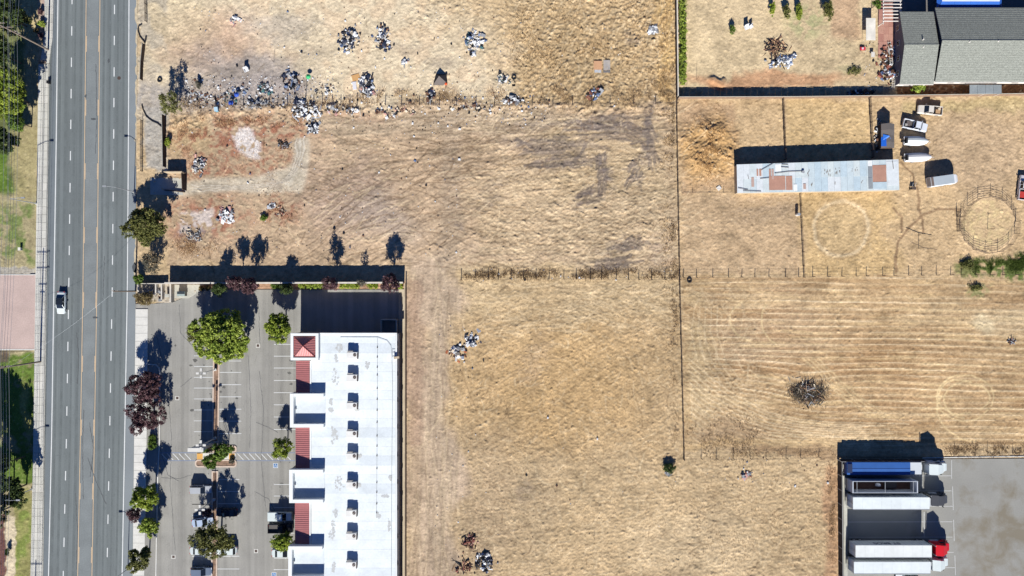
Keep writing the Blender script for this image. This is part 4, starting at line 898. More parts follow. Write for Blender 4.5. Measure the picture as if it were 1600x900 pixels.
for lb, px, py, rx, ry, hc, pal in (('tall lime bush left in the north-east garden', 1207, 14, 5, 14, 1.4, 'lime'), ('yellow-green bush second in the north-east garden', 1229, 18, 7, 12, 1.2, 'olive'), ('tall green bush third in the north-east garden', 1249, 18, 6, 16, 1.3, 'lime'), ('largest yellow-green bush in the north-east garden', 1294, 14, 9, 18, 1.5, 'olive'),
        ('thin dark weed shrub beside the white chair', 1145, 46, 6, 10, .9, 'green'), ('green plant at the head of the red patio', 1370, 6, 8, 8, 2.2, 'green'), ('sprawling dull shrub in the dirt yard', 1334, 110, 12, 9, .25, 'olive'), ('green shrub patch left of the round pen corner', 1512, 414, 14, 8, .4, 'olive'), ('green weed clump in the stubble below the fence', 1524, 449, 15, 6, .25, 'olive'), ('small faded green shrub in the pink demolition patch', 412, 340, 6, 6, .4, 'green'), ('small reddish bush on the planted bank, upper', 63, 18, 4, 5, .6, 'purple'), ('yellow bush on the planted bank', 65, 37, 6, 5, .7, 'bright'), ('dark shrub on the planted bank, lower', 64, 55, 4, 5, .6, 'purple'), ('shrub lowest on the planted bank above the pole', 57, 48, 4, 4, .5, 'brown'), ('dark shrub beside the tan path at the bottom left', 11, 862, 4, 6, .8, 'dark'), ('round brown shrub left of two beside the dumpster', 314, 451, 4, 5, .6, 'brown'), ('round brown shrub right of two beside the dumpster', 324, 450, 4, 5, .6, 'brown'), ('small grey shrub at the tip of the lower island', 362, 721, 5, 4, .5, 'grey'), ('round green shrub at the left end of the upper island', 322, 704, 5, 4, .5, 'green'), ('lime shrub beside the street fence', 262, 222, 5, 9, .8, 'lime'), ('dead leafless shrub beside the rubbish strip', 310, 132, 4, 9, .8, 'grey')):
    tree(lb, px, py, rx, ry, hc, max(.35, hc * .6), pal, name='shrub', cat='shrub', leaf=.13, dens=.35 if 'dull' in lb or 'weed' in lb else 1.4, lobes=5, sparse=.6 if 'dull' in lb else 1.0)
def hedge(label, x0, y0, x1, y1, h, pal, n, seed):
    g = random.Random(seed); x, y = G((x0 + x1) / 2, (y0 + y1) / 2); root = thing('hedge', label, 'hedge', (x, y, 0)); cl = []
    for _ in range(n):
        px = g.uniform(x0, x1); py = g.uniform(y0, y1); cl.append(((px - (x0 + x1) / 2) * S, ((y0 + y1) / 2 - py) * S, g.uniform(.25, 1) * h, g.uniform(.2, .42)))
    link('foliage', leaves_mesh('foliage', cl, 22, .13, PAL[pal], M['leaf'], seed), root)
    mb = MB()
    for c in cl[::4]: mb.tube((c[0], c[1], -.05), (c[0] + .1, c[1], c[2]), .02, .01, 4)
    mb.build('stems', M['bark'], root); return root
hedge('tall bright green hedge inside the wall of the north-east garden', 1061, -15, 1070, 134, 1.6, 'bright', 420, 1)
hedge('lime hedge along the block wall, left piece', 468, 443.5, 505, 450, .7, 'bright', 110, 2)
hedge('lime hedge along the block wall, middle piece', 532, 443.5, 562, 450, .7, 'bright', 100, 3)
hedge('short lime hedge along the block wall, third piece', 575, 443.5, 590, 450, .7, 'lime', 50, 4)
hedge('short lime hedge at the east corner of the block wall', 620, 444, 629, 450, .7, 'bright', 34, 5)
hedge('low clipped hedge on the street strip below the purple trees', 235, 679, 245, 701, .9, 'green', 90, 6)
hedge('lime shrubs between the purple wall trees and lot', 425, 444, 452, 450, .7, 'green', 70, 8)

# ------------------------------------------------------------------ dry weeds (nobody could count them)
def weeds(label, zones, n, h, cols, seed, wid=.03):
    g = np.random.default_rng(seed); P = []
    ar = np.array([z[4] for z in zones], float); ar /= ar.sum()
    zi = g.choice(len(zones), n, p=ar); U = g.random((n, 2)); q = np.array([z[:4] for z in zones])[zi]
    wx = q[:, 2] - q[:, 0]; wy = q[:, 3] - q[:, 1]
    px = np.where(wx < 100, q[:, 0] + wx * (.5 + .24 * g.normal(0, 1, n)), q[:, 0] + wx * U[:, 0] + g.normal(0, 1, n) * 6); py = (q[:, 1] + q[:, 3]) / 2 + wy * .30 * g.normal(0, 1, n) * np.where(wy > 45, 1.1, 1)
    jj = np.clip(((py - ys[0]) / STEP).astype(int), 0, NY - 1); i2 = np.clip(((px - xs[0]) / STEP).astype(int), 0, NX - 1)
    keep = (F3[jj, i2] * .8 + F2[jj, i2] * .6 + g.normal(0, .5, n)) > .25; px = px[keep]; py = py[keep]; n = len(px)
    x = (px - 800) * S; y = (450 - py) * S; a = g.random(n) * 2 * PI; hh = h * g.uniform(.3, 1.2, n); ln = g.uniform(.3, 1.3, n) * hh; b = g.random(n) * 2 * PI
    ji = np.clip(((py - ys[0]) / STEP).astype(int), 0, NY - 1); iii = np.clip(((px - xs[0]) / STEP).astype(int), 0, NX - 1); z0 = Z[ji, iii] - .03
    V = np.stack([np.stack([x - wid * np.cos(a), y - wid * np.sin(a), z0], -1), np.stack([x + wid * np.cos(a), y + wid * np.sin(a), z0], -1), np.stack([x + ln * np.cos(b), y + ln * np.sin(b), z0 + hh], -1)], 1).reshape(-1, 3).astype(np.float32)
    me = bpy.data.meshes.new('dry_weeds'); me.vertices.add(3 * n); me.vertices.foreach_set('co', V.ravel()); me.loops.add(3 * n); me.loops.foreach_set('vertex_index', np.arange(3 * n, dtype=np.int32))
    me.polygons.add(n); me.polygons.foreach_set('loop_start', np.arange(0, 3 * n, 3, dtype=np.int32)); me.polygons.foreach_set('loop_total', np.full(n, 3, np.int32)); me.update(calc_edges=True)
    c = lin(cols[0]) / K; d = lin(cols[1]) / K; k = g.random(n)[:, None]; cl = c * (1 - k) + d * k
    ca = me.color_attributes.new('leaf_colour', 'FLOAT_COLOR', 'POINT'); ca.data.foreach_set('color', np.concatenate([np.repeat(cl, 3, 0), np.ones((3 * n, 1))], 1).astype(np.float32).ravel())
    me.materials.append(M['leaf']); o = link('dry_weeds', me); tag(o, label, kind='stuff'); return o
weeds('dead weeds along the rubbish strip between the northern lots', [(560, 140, 830, 166, 3), (270, 152, 560, 172, 2), (830, 130, 1050, 168, 4)], 26000, .6, ((176, 142, 108), (236, 208, 160)), 1, .035)
weeds('tall dry grass of the upper right vacant lot', [(800, 0, 1050, 150, 1), (1030, 0, 1052, 420, .3)], 34000, .45, ((196, 160, 112), (244, 216, 166)), 2, .04)
weeds('dry weeds below the fence above the central field', [(720, 418, 1060, 436, 3), (1070, 655, 1175, 715, 1.0), (1130, 700, 1310, 714, .5), (1480, 692, 1610, 710, 1), (1290, 722, 1308, 900, .8), (1045, 300, 1064, 720, 2)], 30000, .42, ((164, 134, 102), (232, 204, 158)), 3, .04)
weeds('brown tall weeds on the mound in the left paddock', [(1076, 186, 1138, 272, 1)], 15000, .2, ((170, 122, 76), (232, 192, 132)), 4, .05)
weeds('grey dead brush heap in the stubble field', [(1236, 600, 1288, 628, 2)], 6000, .8, ((96, 86, 78), (200, 186, 160)), 5, .05)
weeds('rusty dry weeds around the demolished house slabs', [(262, 176, 340, 240, 1), (300, 180, 470, 200, 1.2), (262, 370, 340, 400, .8), (400, 300, 470, 350, .5), (330, 200, 470, 285, .8)], 22000, .35, ((176, 130, 98), (236, 204, 150)), 6, .035)
weeds('dark dead thistles along the truck yard and paddock fences', [(1490, 700, 1612, 714, 1), (722, 424, 1060, 436, 2.4), (1075, 650, 1190, 714, .9), (1046, 0, 1056, 430, 1.5)], 17000, .34, ((112, 92, 70), (180, 152, 116)), 9, .045)
weeds('green grass beside the round pen', [(1520, 404, 1620, 428, 1), (1575, 395, 1620, 415, .5)], 14000, .35, ((60, 82, 24), (120, 140, 60)), 7, .04)
weeds('scattered straw tufts over the central field', [(730, 450, 1060, 900, 3), (1080, 730, 1300, 900, 2)], 36000, .3, ((176, 144, 104), (240, 212, 162)), 8, .035)

# ------------------------------------------------------------------ rubbish
def lump(seed, sx, sy, sz, n=7):
    g = random.Random(seed); mb = MB(); rings = [(-.0, .75), (.35, 1.0), (.75, .8), (1.0, .3)]; vs = []
    for z, q in rings:
        for i in range(n):
            a = 2 * PI * i / n; k = q * g.uniform(.75, 1.15); vs.append((sx * k * math.cos(a), sy * k * math.sin(a), sz * z * g.uniform(.85, 1.15)))
    fs = [(r * n + i, r * n + (i + 1) % n, (r + 1) * n + (i + 1) % n, (r + 1) * n + i) for r in range(3) for i in range(n)] + [tuple(3 * n + i for i in range(n))]
    return mb.add(vs, fs)
def crumple(seed, s):
    g = random.Random(seed); n = 4; vs = [((i / n - .5) * s + g.uniform(-.06, .06), (j / n - .5) * s * .8 + g.uniform(-.06, .06), g.uniform(.0, .22)) for j in range(n + 1) for i in range(n + 1)]
    fs = [(j * (n + 1) + i, j * (n + 1) + i + 1, (j + 1) * (n + 1) + i + 1, (j + 1) * (n + 1) + i) for j in range(n) for i in range(n)]
    return MB().add(vs, fs)
def torus(r, t, n=12):
    mb = MB(); vs = []; m = 5
    for i in range(n):
        a = 2 * PI * i / n
        for j in range(m):
            b = 2 * PI * j / m; vs.append(((r + t * math.cos(b)) * math.cos(a), (r + t * math.cos(b)) * math.sin(a), t + t * math.sin(b)))
    return mb.add(vs, [(i * m + j, ((i + 1) % n) * m + j, ((i + 1) % n) * m + (j + 1) % m, i * m + (j + 1) % m) for i in range(n) for j in range(m)])
JC = {'white': (232, 234, 236), 'black': (34, 34, 38), 'grey': (150, 152, 156), 'blue': (104, 124, 160), 'navy': (54, 60, 80), 'wood': (196, 158, 120), 'brown': (120, 88, 70), 'teal': (80, 122, 124), 'red': (152, 92, 78), 'cream': (216, 202, 180), 'pink': (206, 160, 150), 'orange': (196, 116, 78)}
_pm = {}
def piece(kind, colr, var):
    key = (kind, colr, var)
    if key not in _pm:
        sd = hash((len(kind), var)) % 1000 + var
        mb = {'bag': lambda: lump(sd, .34, .27, .3), 'carton': lambda: MB().box(0, 0, 0, .35, .55, .42, .1), 'board': lambda: MB().box(0, 0, 0, .05, 1.5, .16 + .05 * var), 'sheet': lambda: crumple(sd, .85), 'tyre': lambda: torus(.24, .09), 'panel': lambda: MB().box(0, 0, 0, .06, .9, .6), 'pipe': lambda: MB().tube((-.6, 0, .06), (.6, 0, .1), .05, .05, 6), 'scrap': lambda: MB().box(0, 0, 0, .16, .3, .2, .4, .7), 'mattress': lambda: MB().box(0, 0, 0, .22, 1.3, .85, 0, .96)}[kind]()
        _pm[key] = mb.mesh(kind, paint(JC[colr], .7))
    return _pm[key]
NM = {'bag': 'rubbish_bag', 'carton': 'carton', 'board': 'board', 'sheet': 'crumpled_sheet', 'tyre': 'tyre', 'panel': 'broken_panel', 'pipe': 'pipe', 'scrap': 'scrap', 'mattress': 'mattress'}
def pile(label, px, py, rx, ry, n, kinds, cols, hgt=.6, name='rubbish_pile', cat='rubbish pile', seed=None, rot=0, sc=1.0):
    rd = random.Random(seed if seed is not None else int(px * 3 + py * 17)); x, y = G(px, py); root = thing(name, label, cat, (x, y, max(0, gz(px, py)) - .03)); rx *= S; ry *= S
    subs = [(rd.uniform(-.6, .6), rd.uniform(-.6, .6), rd.uniform(.35, .65)) for _ in range(6 if n > 30 else 2)]
    for i in range(n):
        a = rd.uniform(0, 2 * PI); q = rd.random() ** .8; sb = rd.choice(subs)
        if rd.random() < .4: X, Y = rx * .95 * math.cos(a) * q ** .7, ry * .95 * math.sin(a) * q ** .7
        elif rd.random() < .16: X, Y = rx * 1.5 * math.cos(a) * q, ry * 1.5 * math.sin(a) * q; q = 1
        else: X, Y = rx * (sb[0] + sb[2] * q * math.cos(a)), ry * (sb[1] + sb[2] * q * math.sin(a))
        c, s_ = math.cos(rot), math.sin(rot); X, Y = X * c - Y * s_, X * s_ + Y * c
        o = link(NM[(kd := rd.choice(kinds))], piece(kd, rd.choice(cols), rd.randrange(3)), root, (X, Y, hgt * (1 - q) * rd.random() + (i % 7) * .004)); o.rotation_euler = (rd.uniform(-.5, .5), rd.uniform(-.5, .5), rd.uniform(0, 6.3)); k = rd.uniform(.55, 1.25) * sc; o.scale = (k, k, k)
    return root
mixk = ['bag', 'bag', 'carton', 'sheet', 'sheet', 'panel', 'scrap', 'scrap', 'board'] * 6 + ['mattress']; wk = ['white', 'white', 'grey', 'black', 'black', 'blue', 'navy', 'cream', 'grey']
pile('black, white and blue heap of bags, leftmost of the three upper dumps', 546, 64, 16, 21, 130, mixk, wk, .9)
pile('dark twiggy heap of boards and bags, middle of the three upper dumps', 598, 62, 12, 23, 70, mixk + ['board', 'board'], ['black', 'brown', 'white', 'grey', 'navy', 'cream', 'blue'], .7, rot=.2)
pile('white heap of bags and sheets, rightmost of the three upper dumps', 741, 66, 19, 21, 85, mixk, ['white', 'white', 'white', 'cream', 'grey', 'blue', 'teal', 'black'], .6, rot=.3)
pile('blue and white heap beside an orange board in the rubbish strip', 573, 132, 14, 18, 110, mixk, wk + ['white', 'pink'], .8)
pile('dark heap of clothes and planks left of the green umbrella', 455, 130, 13, 19, 80, mixk + ['board'], ['black', 'navy', 'grey', 'white', 'brown', 'blue'], .6)
pile('large white heap of torn sheets in the middle of the rubbish strip', 478, 172, 24, 16, 130, mixk, ['white', 'white', 'white', 'grey', 'black', 'cream', 'navy'], .5, rot=-.2)
pile('dark heap with a wrecked frame below the large white heap', 488, 198, 13, 12, 50, mixk + ['pipe'], ['black', 'grey', 'navy', 'white', 'grey'], .7)
pile('row of pale scrap wood and metal along the leaning fence', 408, 162, 26, 9, 80, ['board', 'board', 'scrap', 'pipe', 'carton', 'sheet'], ['grey', 'white', 'black', 'grey', 'cream'], .4)
pile('grey junk behind the fence beside the teal cloth', 415, 140, 14, 14, 34, mixk, ['teal', 'black', 'grey', 'white', 'grey'], .4)
pile('pale scattered rubbish at the right of the rubbish strip', 788, 124, 17, 8, 40, mixk, ['grey', 'white', 'cream', 'grey', 'teal', 'black'], .3)
pile('dark collapsed heap under the post fence right of the tent', 802, 158, 16, 6, 46, mixk + ['board'], ['black', 'black', 'brown', 'grey', 'white'], .6)
pile('white rubbish with blue bits between weeds below the two panels', 928, 146, 12, 9, 38, mixk, ['white', 'black', 'grey', 'brown', 'blue', 'red'], .5, rot=.5)
pile('black rubbish at the foot of the dark tent', 672, 150, 8, 14, 40, mixk, ['black', 'navy', 'grey', 'white', 'brown'], .5)
pile('pale mottled heap above the demolished driveway', 312, 258, 11, 13, 80, mixk, ['white', 'cream', 'pink', 'grey', 'black', 'grey'], .5)
pile('black and white heap at the edge of the lower house slab', 355, 335, 13, 14, 56, mixk + ['board'], ['white', 'white', 'black', 'pink', 'grey', 'brown'], .4)
pile('charred planks on the lower house slab', 300, 367, 20, 9, 70, ['board', 'board', 'scrap', 'scrap', 'pipe'], ['grey', 'black', 'brown', 'cream', 'grey'], .25, rot=-.25)
pile('charred roof rubble heap in the upper pink patch', 443, 226, 10, 7, 36, ['tyre', 'board', 'scrap', 'tyre'], ['black', 'brown', 'grey', 'black'], .4)
pile('rusty rubble on the curved dirt mound', 440, 330, 12, 14, 46, ['scrap', 'board', 'scrap'], ['brown', 'red', 'cream', 'brown'], .2, rot=.7)
pile('white and grey rubble on the upper left of the dirt mound', 424, 322, 7, 5, 22, ['scrap', 'scrap', 'panel'], ['white', 'grey', 'black'], .3)
pile('white appliances and bags at the top of the dumped heap in the central field', 735, 531, 12, 15, 52, mixk, ['white', 'white', 'black', 'white', 'grey', 'white', 'navy'], .7)
pile('scattered orange and black litter at the lower left of the central field dump', 716, 551, 15, 11, 46, mixk, ['black', 'white', 'orange', 'brown', 'cream', 'white', 'grey'], .4)
pile('reddish brown brushwood heap near the bottom centre', 733, 846, 13, 13, 70, ['board', 'scrap', 'pipe', 'board', 'bag'], ['brown', 'brown', 'black', 'pink', 'red'], .6)
pile('black and white heap at the bottom centre of the picture', 755, 878, 15, 17, 90, mixk, ['white', 'white', 'black', 'black', 'grey', 'navy'], .8, rot=.3)
pile('orange brown rubbish left of the bottom black and white heap', 724, 882, 18, 14, 46, ['board', 'scrap', 'bag'], ['brown', 'red', 'wood', 'black', 'brown'], .3)
pile('white frames under the dark bush in the lower field', 1043, 740, 7, 8, 16, ['board', 'sheet', 'pipe', 'scrap'], ['white', 'grey', 'teal', 'black'], .4)
tree('small dark bush alone in the lower field', 1045, 731, 12, 8, .8, .7, 'dark', name='bush', cat='bush', leaf=.14, dens=1.2)
pile('small pink and grey rubbish strewn below the stubble field fence', 1164, 740, 9, 10, 18, mixk, ['pink', 'grey', 'white', 'red', 'grey'], .2)
pile('brown branches heap in the north-east garden', 1212, 78, 19, 16, 130, ['board', 'pipe', 'scrap', 'board'], ['brown', 'black', 'brown', 'wood'], .8)
pile('white and blue rubbish below the brown branches in the north-east garden', 1222, 97, 25, 9, 90, mixk, ['white', 'white', 'grey', 'black', 'blue'], .4, rot=.25)
pile('white crumpled tarpaulin in the upper right lot', 1020, 47, 9, 6, 16, ['sheet', 'sheet', 'panel'], ['white', 'grey', 'white'], .2)
pile('small bright rubbish near the top of the upper left lot', 368, 32, 9, 6, 24, mixk, ['white', 'cream', 'grey', 'pink'], .2)
pile('little white rubbish left of the black tent', 634, 98, 6, 5, 16, mixk, ['white', 'grey', 'pink'], .2)
pile('junk and planters beside the house wall', 1385, 92, 10, 26, 90, mixk + ['board'], ['brown', 'black', 'red', 'grey', 'white', 'brown', 'wood', 'black'], .6)
pile('boxes and pots at the lower end of the junk by the house', 1388, 118, 14, 11, 60, mixk + ['board'], ['white', 'brown', 'grey', 'black', 'red', 'blue'], .5)
pile('stuff stored between the lean-to and the dark shed', 1371, 212, 5, 20, 46, mixk, ['grey', 'brown', 'white', 'cream', 'black'], .6)
pile('dark junk in the shade beside the wooden fence', 1348, 144, 26, 4, 50, mixk + ['board'], ['black', 'grey', 'navy', 'white', 'brown'], .3)
pile('old car parts and hoses beside the utility enclosure', 245, 458, 16, 8, 40, ['carton', 'scrap', 'panel', 'pipe'], ['cream', 'grey', 'brown', 'white'], .3)
for lb, px, py, rx, ry, n, cs in (('thin scatter of dark junk between the small olive tree and the blue umbrellas', 318, 152, 30, 9, 50, ['black', 'grey', 'brown', 'white']), ('scattered white and dark scraps around the fallen blue umbrellas', 365, 150, 26, 14, 60, ['white', 'black', 'grey', 'blue', 'teal']), ('loose pale rubbish spread right of the large white heap', 535, 172, 34, 10, 56, ['white', 'cream', 'pink', 'black', 'grey']), ('scattered bags between the dark clothes heap and the blue and white heap', 515, 140, 26, 16, 34, ['white', 'black', 'grey', 'cream']), ('loose rubbish along the fence right of the black tent', 735, 168, 40, 7, 44, ['white', 'cream', 'brown', 'black']), ('thin line of bright rubbish below the fence, right of centre', 620, 176, 34, 8, 34, ['white', 'cream', 'brown', 'black', 'pink'])):
    pile(lb, px, py, rx, ry, n, mixk[:9], cs, .15, sc=.8)
# loose litter, nobody could count it
lt = {}
zones = [(285, 118, 520, 170, 7), (520, 140, 860, 178, 3), (300, 10, 800, 170, 4), (420, 150, 860, 200, 4), (480, 200, 720, 400, 2.5), (800, 10, 1050, 170, .6), (680, 500, 760, 900, .7), (1100, 715, 1310, 760, .5), (730, 420, 1050, 440, .7), (270, 200, 480, 400, 2), (760, 620, 1060, 900, .5), (1350, 60, 1400, 135, .8)]
g = np.random.default_rng(3); wz = np.array([z[4] for z in zones]); wz = wz / wz.sum()
for nm, colr, n in (('white litter scraps strewn over the vacant lots', 'white', 900), ('grey and bluish scraps strewn along the northern rubbish strip', 'blue', 260), ('dark litter scraps strewn over the vacant lots', 'black', 620), ('brown clods and wood chips strewn over the vacant lots', 'brown', 420)):
    mb = MB()
    for k in range(n):
        z = zones[g.choice(len(zones), p=wz)]; px = g.uniform(z[0], z[2]); py = g.uniform(z[1], z[3]); x, y = G(px, py); s = g.uniform(.06, .2) * (1 if g.random() < .85 else 2.2); mb.box(x, y, gz(px, py) - .02, gz(px, py) + s * .6, s, s * g.uniform(.5, 1.5), g.uniform(0, 3), .7)
    o = mb.build('litter', paint(JC[colr], .8)); tag(o, nm, kind='stuff')

def small(name, label, cat, px, py, h=0, rz=0): x, y = T(px, py, h); return thing(name, label, cat, (x, y, 0), rz)
# black tent
t = small('tarpaulin_tent', 'black tarpaulin tent with an orange bag at its corner', 'tent', 687, 124)
pk = (.0, .3, 1.5); qs = [(-1.5, -1.3, 0), (.5, -1.3, .05), (1.7, -.9, .0), (1.5, 1.0, .1), (-.8, 1.2, .1)]
MB().add([pk] + qs, [(0, 1, 2), (0, 2, 3)]).build('painted_sunlit_side', paint((108, 100, 96), .8), t); MB().add([pk] + qs, [(0, 3, 4), (0, 4, 5), (0, 5, 1)]).build('cover', paint((46, 44, 48), .8), t); MB().tube((0, .3, 0), (0, .3, 1.5), .04, .04).build('pole', M['wood'], t)  # south faces get a lighter grey, painting the sunlight in
t = small('orange_bag', 'bright orange bag at the corner of the black tent', 'bag', 697, 131); lump(4, .35, .3, .35).build('bag_body', paint((235, 90, 40), .6), t)
t = small('orange_board', 'tan square board beside the blue and white heap', 'board', 556, 121); MB().box(0, 0, .03, .1, 1.7, 1.3, .3).build('board_face', paint((216, 168, 110), .8), t)
t = small('white_board', 'white board leaning at the left of the blue and white heap', 'board', 554, 134); MB().box(0, 0, .03, .14, .8, 1.7, .1).build('board_face', paint((232, 230, 234), .6), t)
for lb, px, py, w_, l_, c1 in (('orange plywood panel lying in the upper right grass', 934, 104, 1.8, 2.9, (216, 168, 128)), ('grey slatted pallet lying right of the orange plywood panel', 948, 103, 1.5, 2.8, (196, 190, 184))):
    t = small('plywood_panel' if w_ > 1.6 else 'pallet', lb, 'panel' if w_ > 1.6 else 'pallet', px, py)
    if w_ > 1.6:
        MB().box(0, .2, .2, .26, w_, l_ * .66).build('sheet', paint(c1, .8), t); MB().box(0, -l_ * .32, .18, .24, w_ * .8, l_ * .3).build('broken_end', paint((196, 200, 204), .8), t)
    else:
        bm = MB().box(0, 0, .22, .26, .16, l_ * .78).mesh('slat', paint(c1, .8))
        for i in range(7): link('slat', bm, t, (-w_ / 2 + .12 + i * .21, .1, 0))
        for s_ in (-1, 0, 1): MB().box(0, s_ * l_ * .33, .08, .219, w_, .1).build('bearer', M['wood'], t)
        MB().box(0, -l_ * .46, .1, .24, w_, .4).build('dark_edge', paint((120, 118, 118), .8), t)
for lb, px, py, hc2, c1, c2 in (('white armchair lying in the upper left lot', 386, 110, .5, (230, 230, 230), (60, 56, 54)), ('white garden chairs stacked in the north-east garden', 1166, 44, .8, (238, 240, 244), (180, 190, 205))):
    t = small('armchair' if px < 400 else 'garden_chair', lb, 'chair', px, py, 0, .4)
    MB().box(0, 0, .3, .42, .9, .8).build('seat', paint(c1, .6), t); MB().box(0, .42, .3, 1.05 + hc2 * .3, .9, .12).build('backrest', paint(c1, .6), t)
    for s_ in (-1, 1): MB().box(s_ * .45, 0, .3, .65, .14, .8).build('armrest', paint(c1, .6), t)
    for sx in (-1, 1):
        for sy in (-1, 1): MB().tube((sx * .38, sy * .34, 0), (sx * .38, sy * .34, .3), .04).build('leg', paint(c2, .6), t)
    if px > 400:
        MB().box(.9, -.2, .4, .5, .8, .7, .3).build('second_seat', paint(c1, .6), t); MB().box(1.0, .15, .4, .95, .8, .1, .3).build('second_backrest', paint(c1, .6), t)
for lb, px, py, c1 in (('royal blue umbrella among the leaning fence posts, upper', 370, 148, (50, 90, 190)), ('royal blue umbrella canopy beside the fence posts, lower', 361, 161, (46, 84, 186)), ('green and white umbrella at the top of a pole shadow', 482, 120, (70, 190, 120))):
    t = small('umbrella', lb, 'umbrella', px, py, .8); v = [(0, 0, 1.25)] + [(.55 * math.cos(R(45 * i)), .55 * math.sin(R(45 * i)), .95) for i in range(8)]
    MB().add(v, [(0, i + 1, (i + 1) % 8 + 1) for i in range(8)]).build('canopy', paint(c1, .7), t); MB().tube((0, 0, 0), (0, 0, 1.3), .02).build('pole', M['black'], t)
t = small('bin', 'light blue bin tipped against the leaning fence', 'bin', 340, 172); MB().box(0, 0, 0, .9, .6, .7, .1, 1.12).build('body', paint((110, 190, 226), .5), t); MB().box(0, 0, .9, .97, .8, .9, .1).build('lid', paint((190, 220, 236), .5), t); MB().tube((-.35, .4, .1), (.35, .4, .1), .1).build('wheel', M['tyre'], t)
for lb, px, py, hh, r_ in (('tall thin pole casting a long shadow in the rubbish strip', 478, 168, 4.6, .06), ('short pole standing in the upper left lot', 428, 97, 1.7, .04), ('thin pole near the dark heap in the upper left lot', 426, 128, 1.6, .04), ('lone post in the north-east garden', 1088, 124, 2.4, .035), ('post standing in the middle of the round pen', 1543, 358, 2.3, .06), ('leaning stick in the lower field', 928, 840, 1.0, .05)):
    t = small('pole', lb, 'pole', px, py); MB().tube((0, 0, -.2), (.03, 0, hh), r_, r_ * .8).build('shaft', M['darkwood'], t); MB().box(.03, 0, hh, hh + .04, r_ * 2.4, r_ * 2.4).build('cap', M['dark_steel'], t)
for lb, px, py in (('tyre lying at the street end of the fence', 250, 125), ('tyre lying by the scrap in the upper right lot', 803, 121), ('tyre beside the blue trailer on the truck yard kerb', 1318, 739), ('tyre lying on the fence line below the paddock', 1077, 438)):
    x, y = G(px, py); o = torus(.42, .15, 14).build('tyre', M['tyre'], loc=(x, y, .15 if px > 1300 and py > 700 else .02)); tag(o, lb, 'tyre')
# brush heap core
pile('dead brush heap of grey twigs alone in the striped field', 1262, 615, 31, 17, 260, ['pipe', 'board', 'pipe', 'scrap'], ['brown', 'wood', 'brown', 'grey', 'cream', 'black'], 1.3, name='brush_heap', cat='brush heap', rot=-.2, sc=.85)
pile('small burnt stump in the right of the striped field', 1580, 534, 7, 4, 20, ['scrap', 'board'], ['brown', 'black', 'grey'], .3, name='burnt_stump', cat='stump')

# ------------------------------------------------------------------ burnt-out gatehouse by the street
board_fence('dark tarred fence along the disused drive above the roofless shed', [(258.5, 181), (260, 262)], 1.7, M['darkwood'], 1.1)
kerb_loop('yard_kerb', 'broken pale kerb at the top edge of the truck yard', [(1442, 715.5), (1500, 714.5), (1560, 713.5), (1640, 712.5)], .2, .12, M['conc2'], closed=False)
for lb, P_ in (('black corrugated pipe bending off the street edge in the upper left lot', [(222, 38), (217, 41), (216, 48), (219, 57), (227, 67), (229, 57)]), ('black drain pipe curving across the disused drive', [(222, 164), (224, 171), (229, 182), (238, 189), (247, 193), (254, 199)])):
    x0_, y0_ = G(*P_[0]); o = MB().path([(*[a - b for a, b in zip(G(*p), (x0_, y0_))], .1) for p in P_], .14, 6).build('dark_line_tube', M['black'], loc=(x0_, y0_, 0)); tag(o, lb, 'pipe')  # black tubes added for dark curved lines; the upper follows a shadow
hh_ = board_fence('fallen dark screen along the street edge of the upper left lot', [(227, 70), (224, 98), (223, 126)], 1.3, M['darkwood'], 1.2)
t = small('gate_shed', 'roofless block shed with a dark interior beside the street tree', 'shed', 275, 285)
MB().box(.2, 2.0, 0, 1.9, 3.9, .2).build('back_wall', M['cmu_tan'], t); MB().box(2.15, 0, 0, 2.0, .14, 3.6, .05).build('side_wall', M['darkwood'], t); MB().box(-1.6, 2.4, 0, 1.5, .15, .9).build('side_wall', M['cmu'], t)
MB().tube((1.4, -2, .1), (2.1, .8, 1.9), .07).build('fallen_beam', M['darkwood'], t); MB().box(-.2, -1.9, .0, .5, 4.4, .15, -.1).build('front_curb', M['darkwood'], t)
sl_ = MB().prism([G(235, 304), G(286, 305), G(286, 278), G(235, 278)], -.1, .05).build('concrete_pad', M['conc3']); tag(sl_, 'concrete pad in front of the roofless shed', kind='structure')
# utility enclosure north-west of the lot
t = small('utility_enclosure', 'low cream walled utility yard beside the lot entrance', 'enclosure', 258, 458)
for (x0, y0, x1, y1, hh) in ((220, 442.6, 263, 443.8, 1.2), (270, 444, 272.4, 472, 1.5), (246, 443.9, 248, 458, 1.1), (255, 444, 257, 468, 1.1), (218, 444, 220, 456, .9)):
    a = G(x0, y1); b = G(x1, y0); ox, oy = t.location.x, t.location.y; MB().prism([(a[0] - ox, a[1] - oy), (b[0] - ox, a[1] - oy), (b[0] - ox, b[1] - oy), (a[0] - ox, b[1] - oy)], -.1, hh).build('wall', M['cmu'], t)
pd = MB().prism([G(272, 466), G(295, 466), G(312, 455), G(312, 445), G(272, 445)], -.1, .06).build('concrete_pad', M['conc']); tag(pd, 'concrete pad under the grey dumpster', kind='structure')
t = small('dumpster', 'open grey-green dumpster on the pad beside the block wall', 'dumpster', 283, 459, 1.0)
MB().box(0, 0, .1, 1.1, 1.7, 1.0).build('body', paint((150, 166, 160), .6), t); MB().box(0, .25, 1.1, 1.16, 1.6, .55).build('lid', paint((60, 70, 76), .5), t); MB().box(0, -.27, 1.1, 1.14, 1.6, .42).build('lid', paint((176, 190, 184), .5), t)
for s_ in (-1, 1): MB().box(s_ * .9, 0, .5, .7, .12, .6).build('lift_sleeve', M['dark_steel'], t)
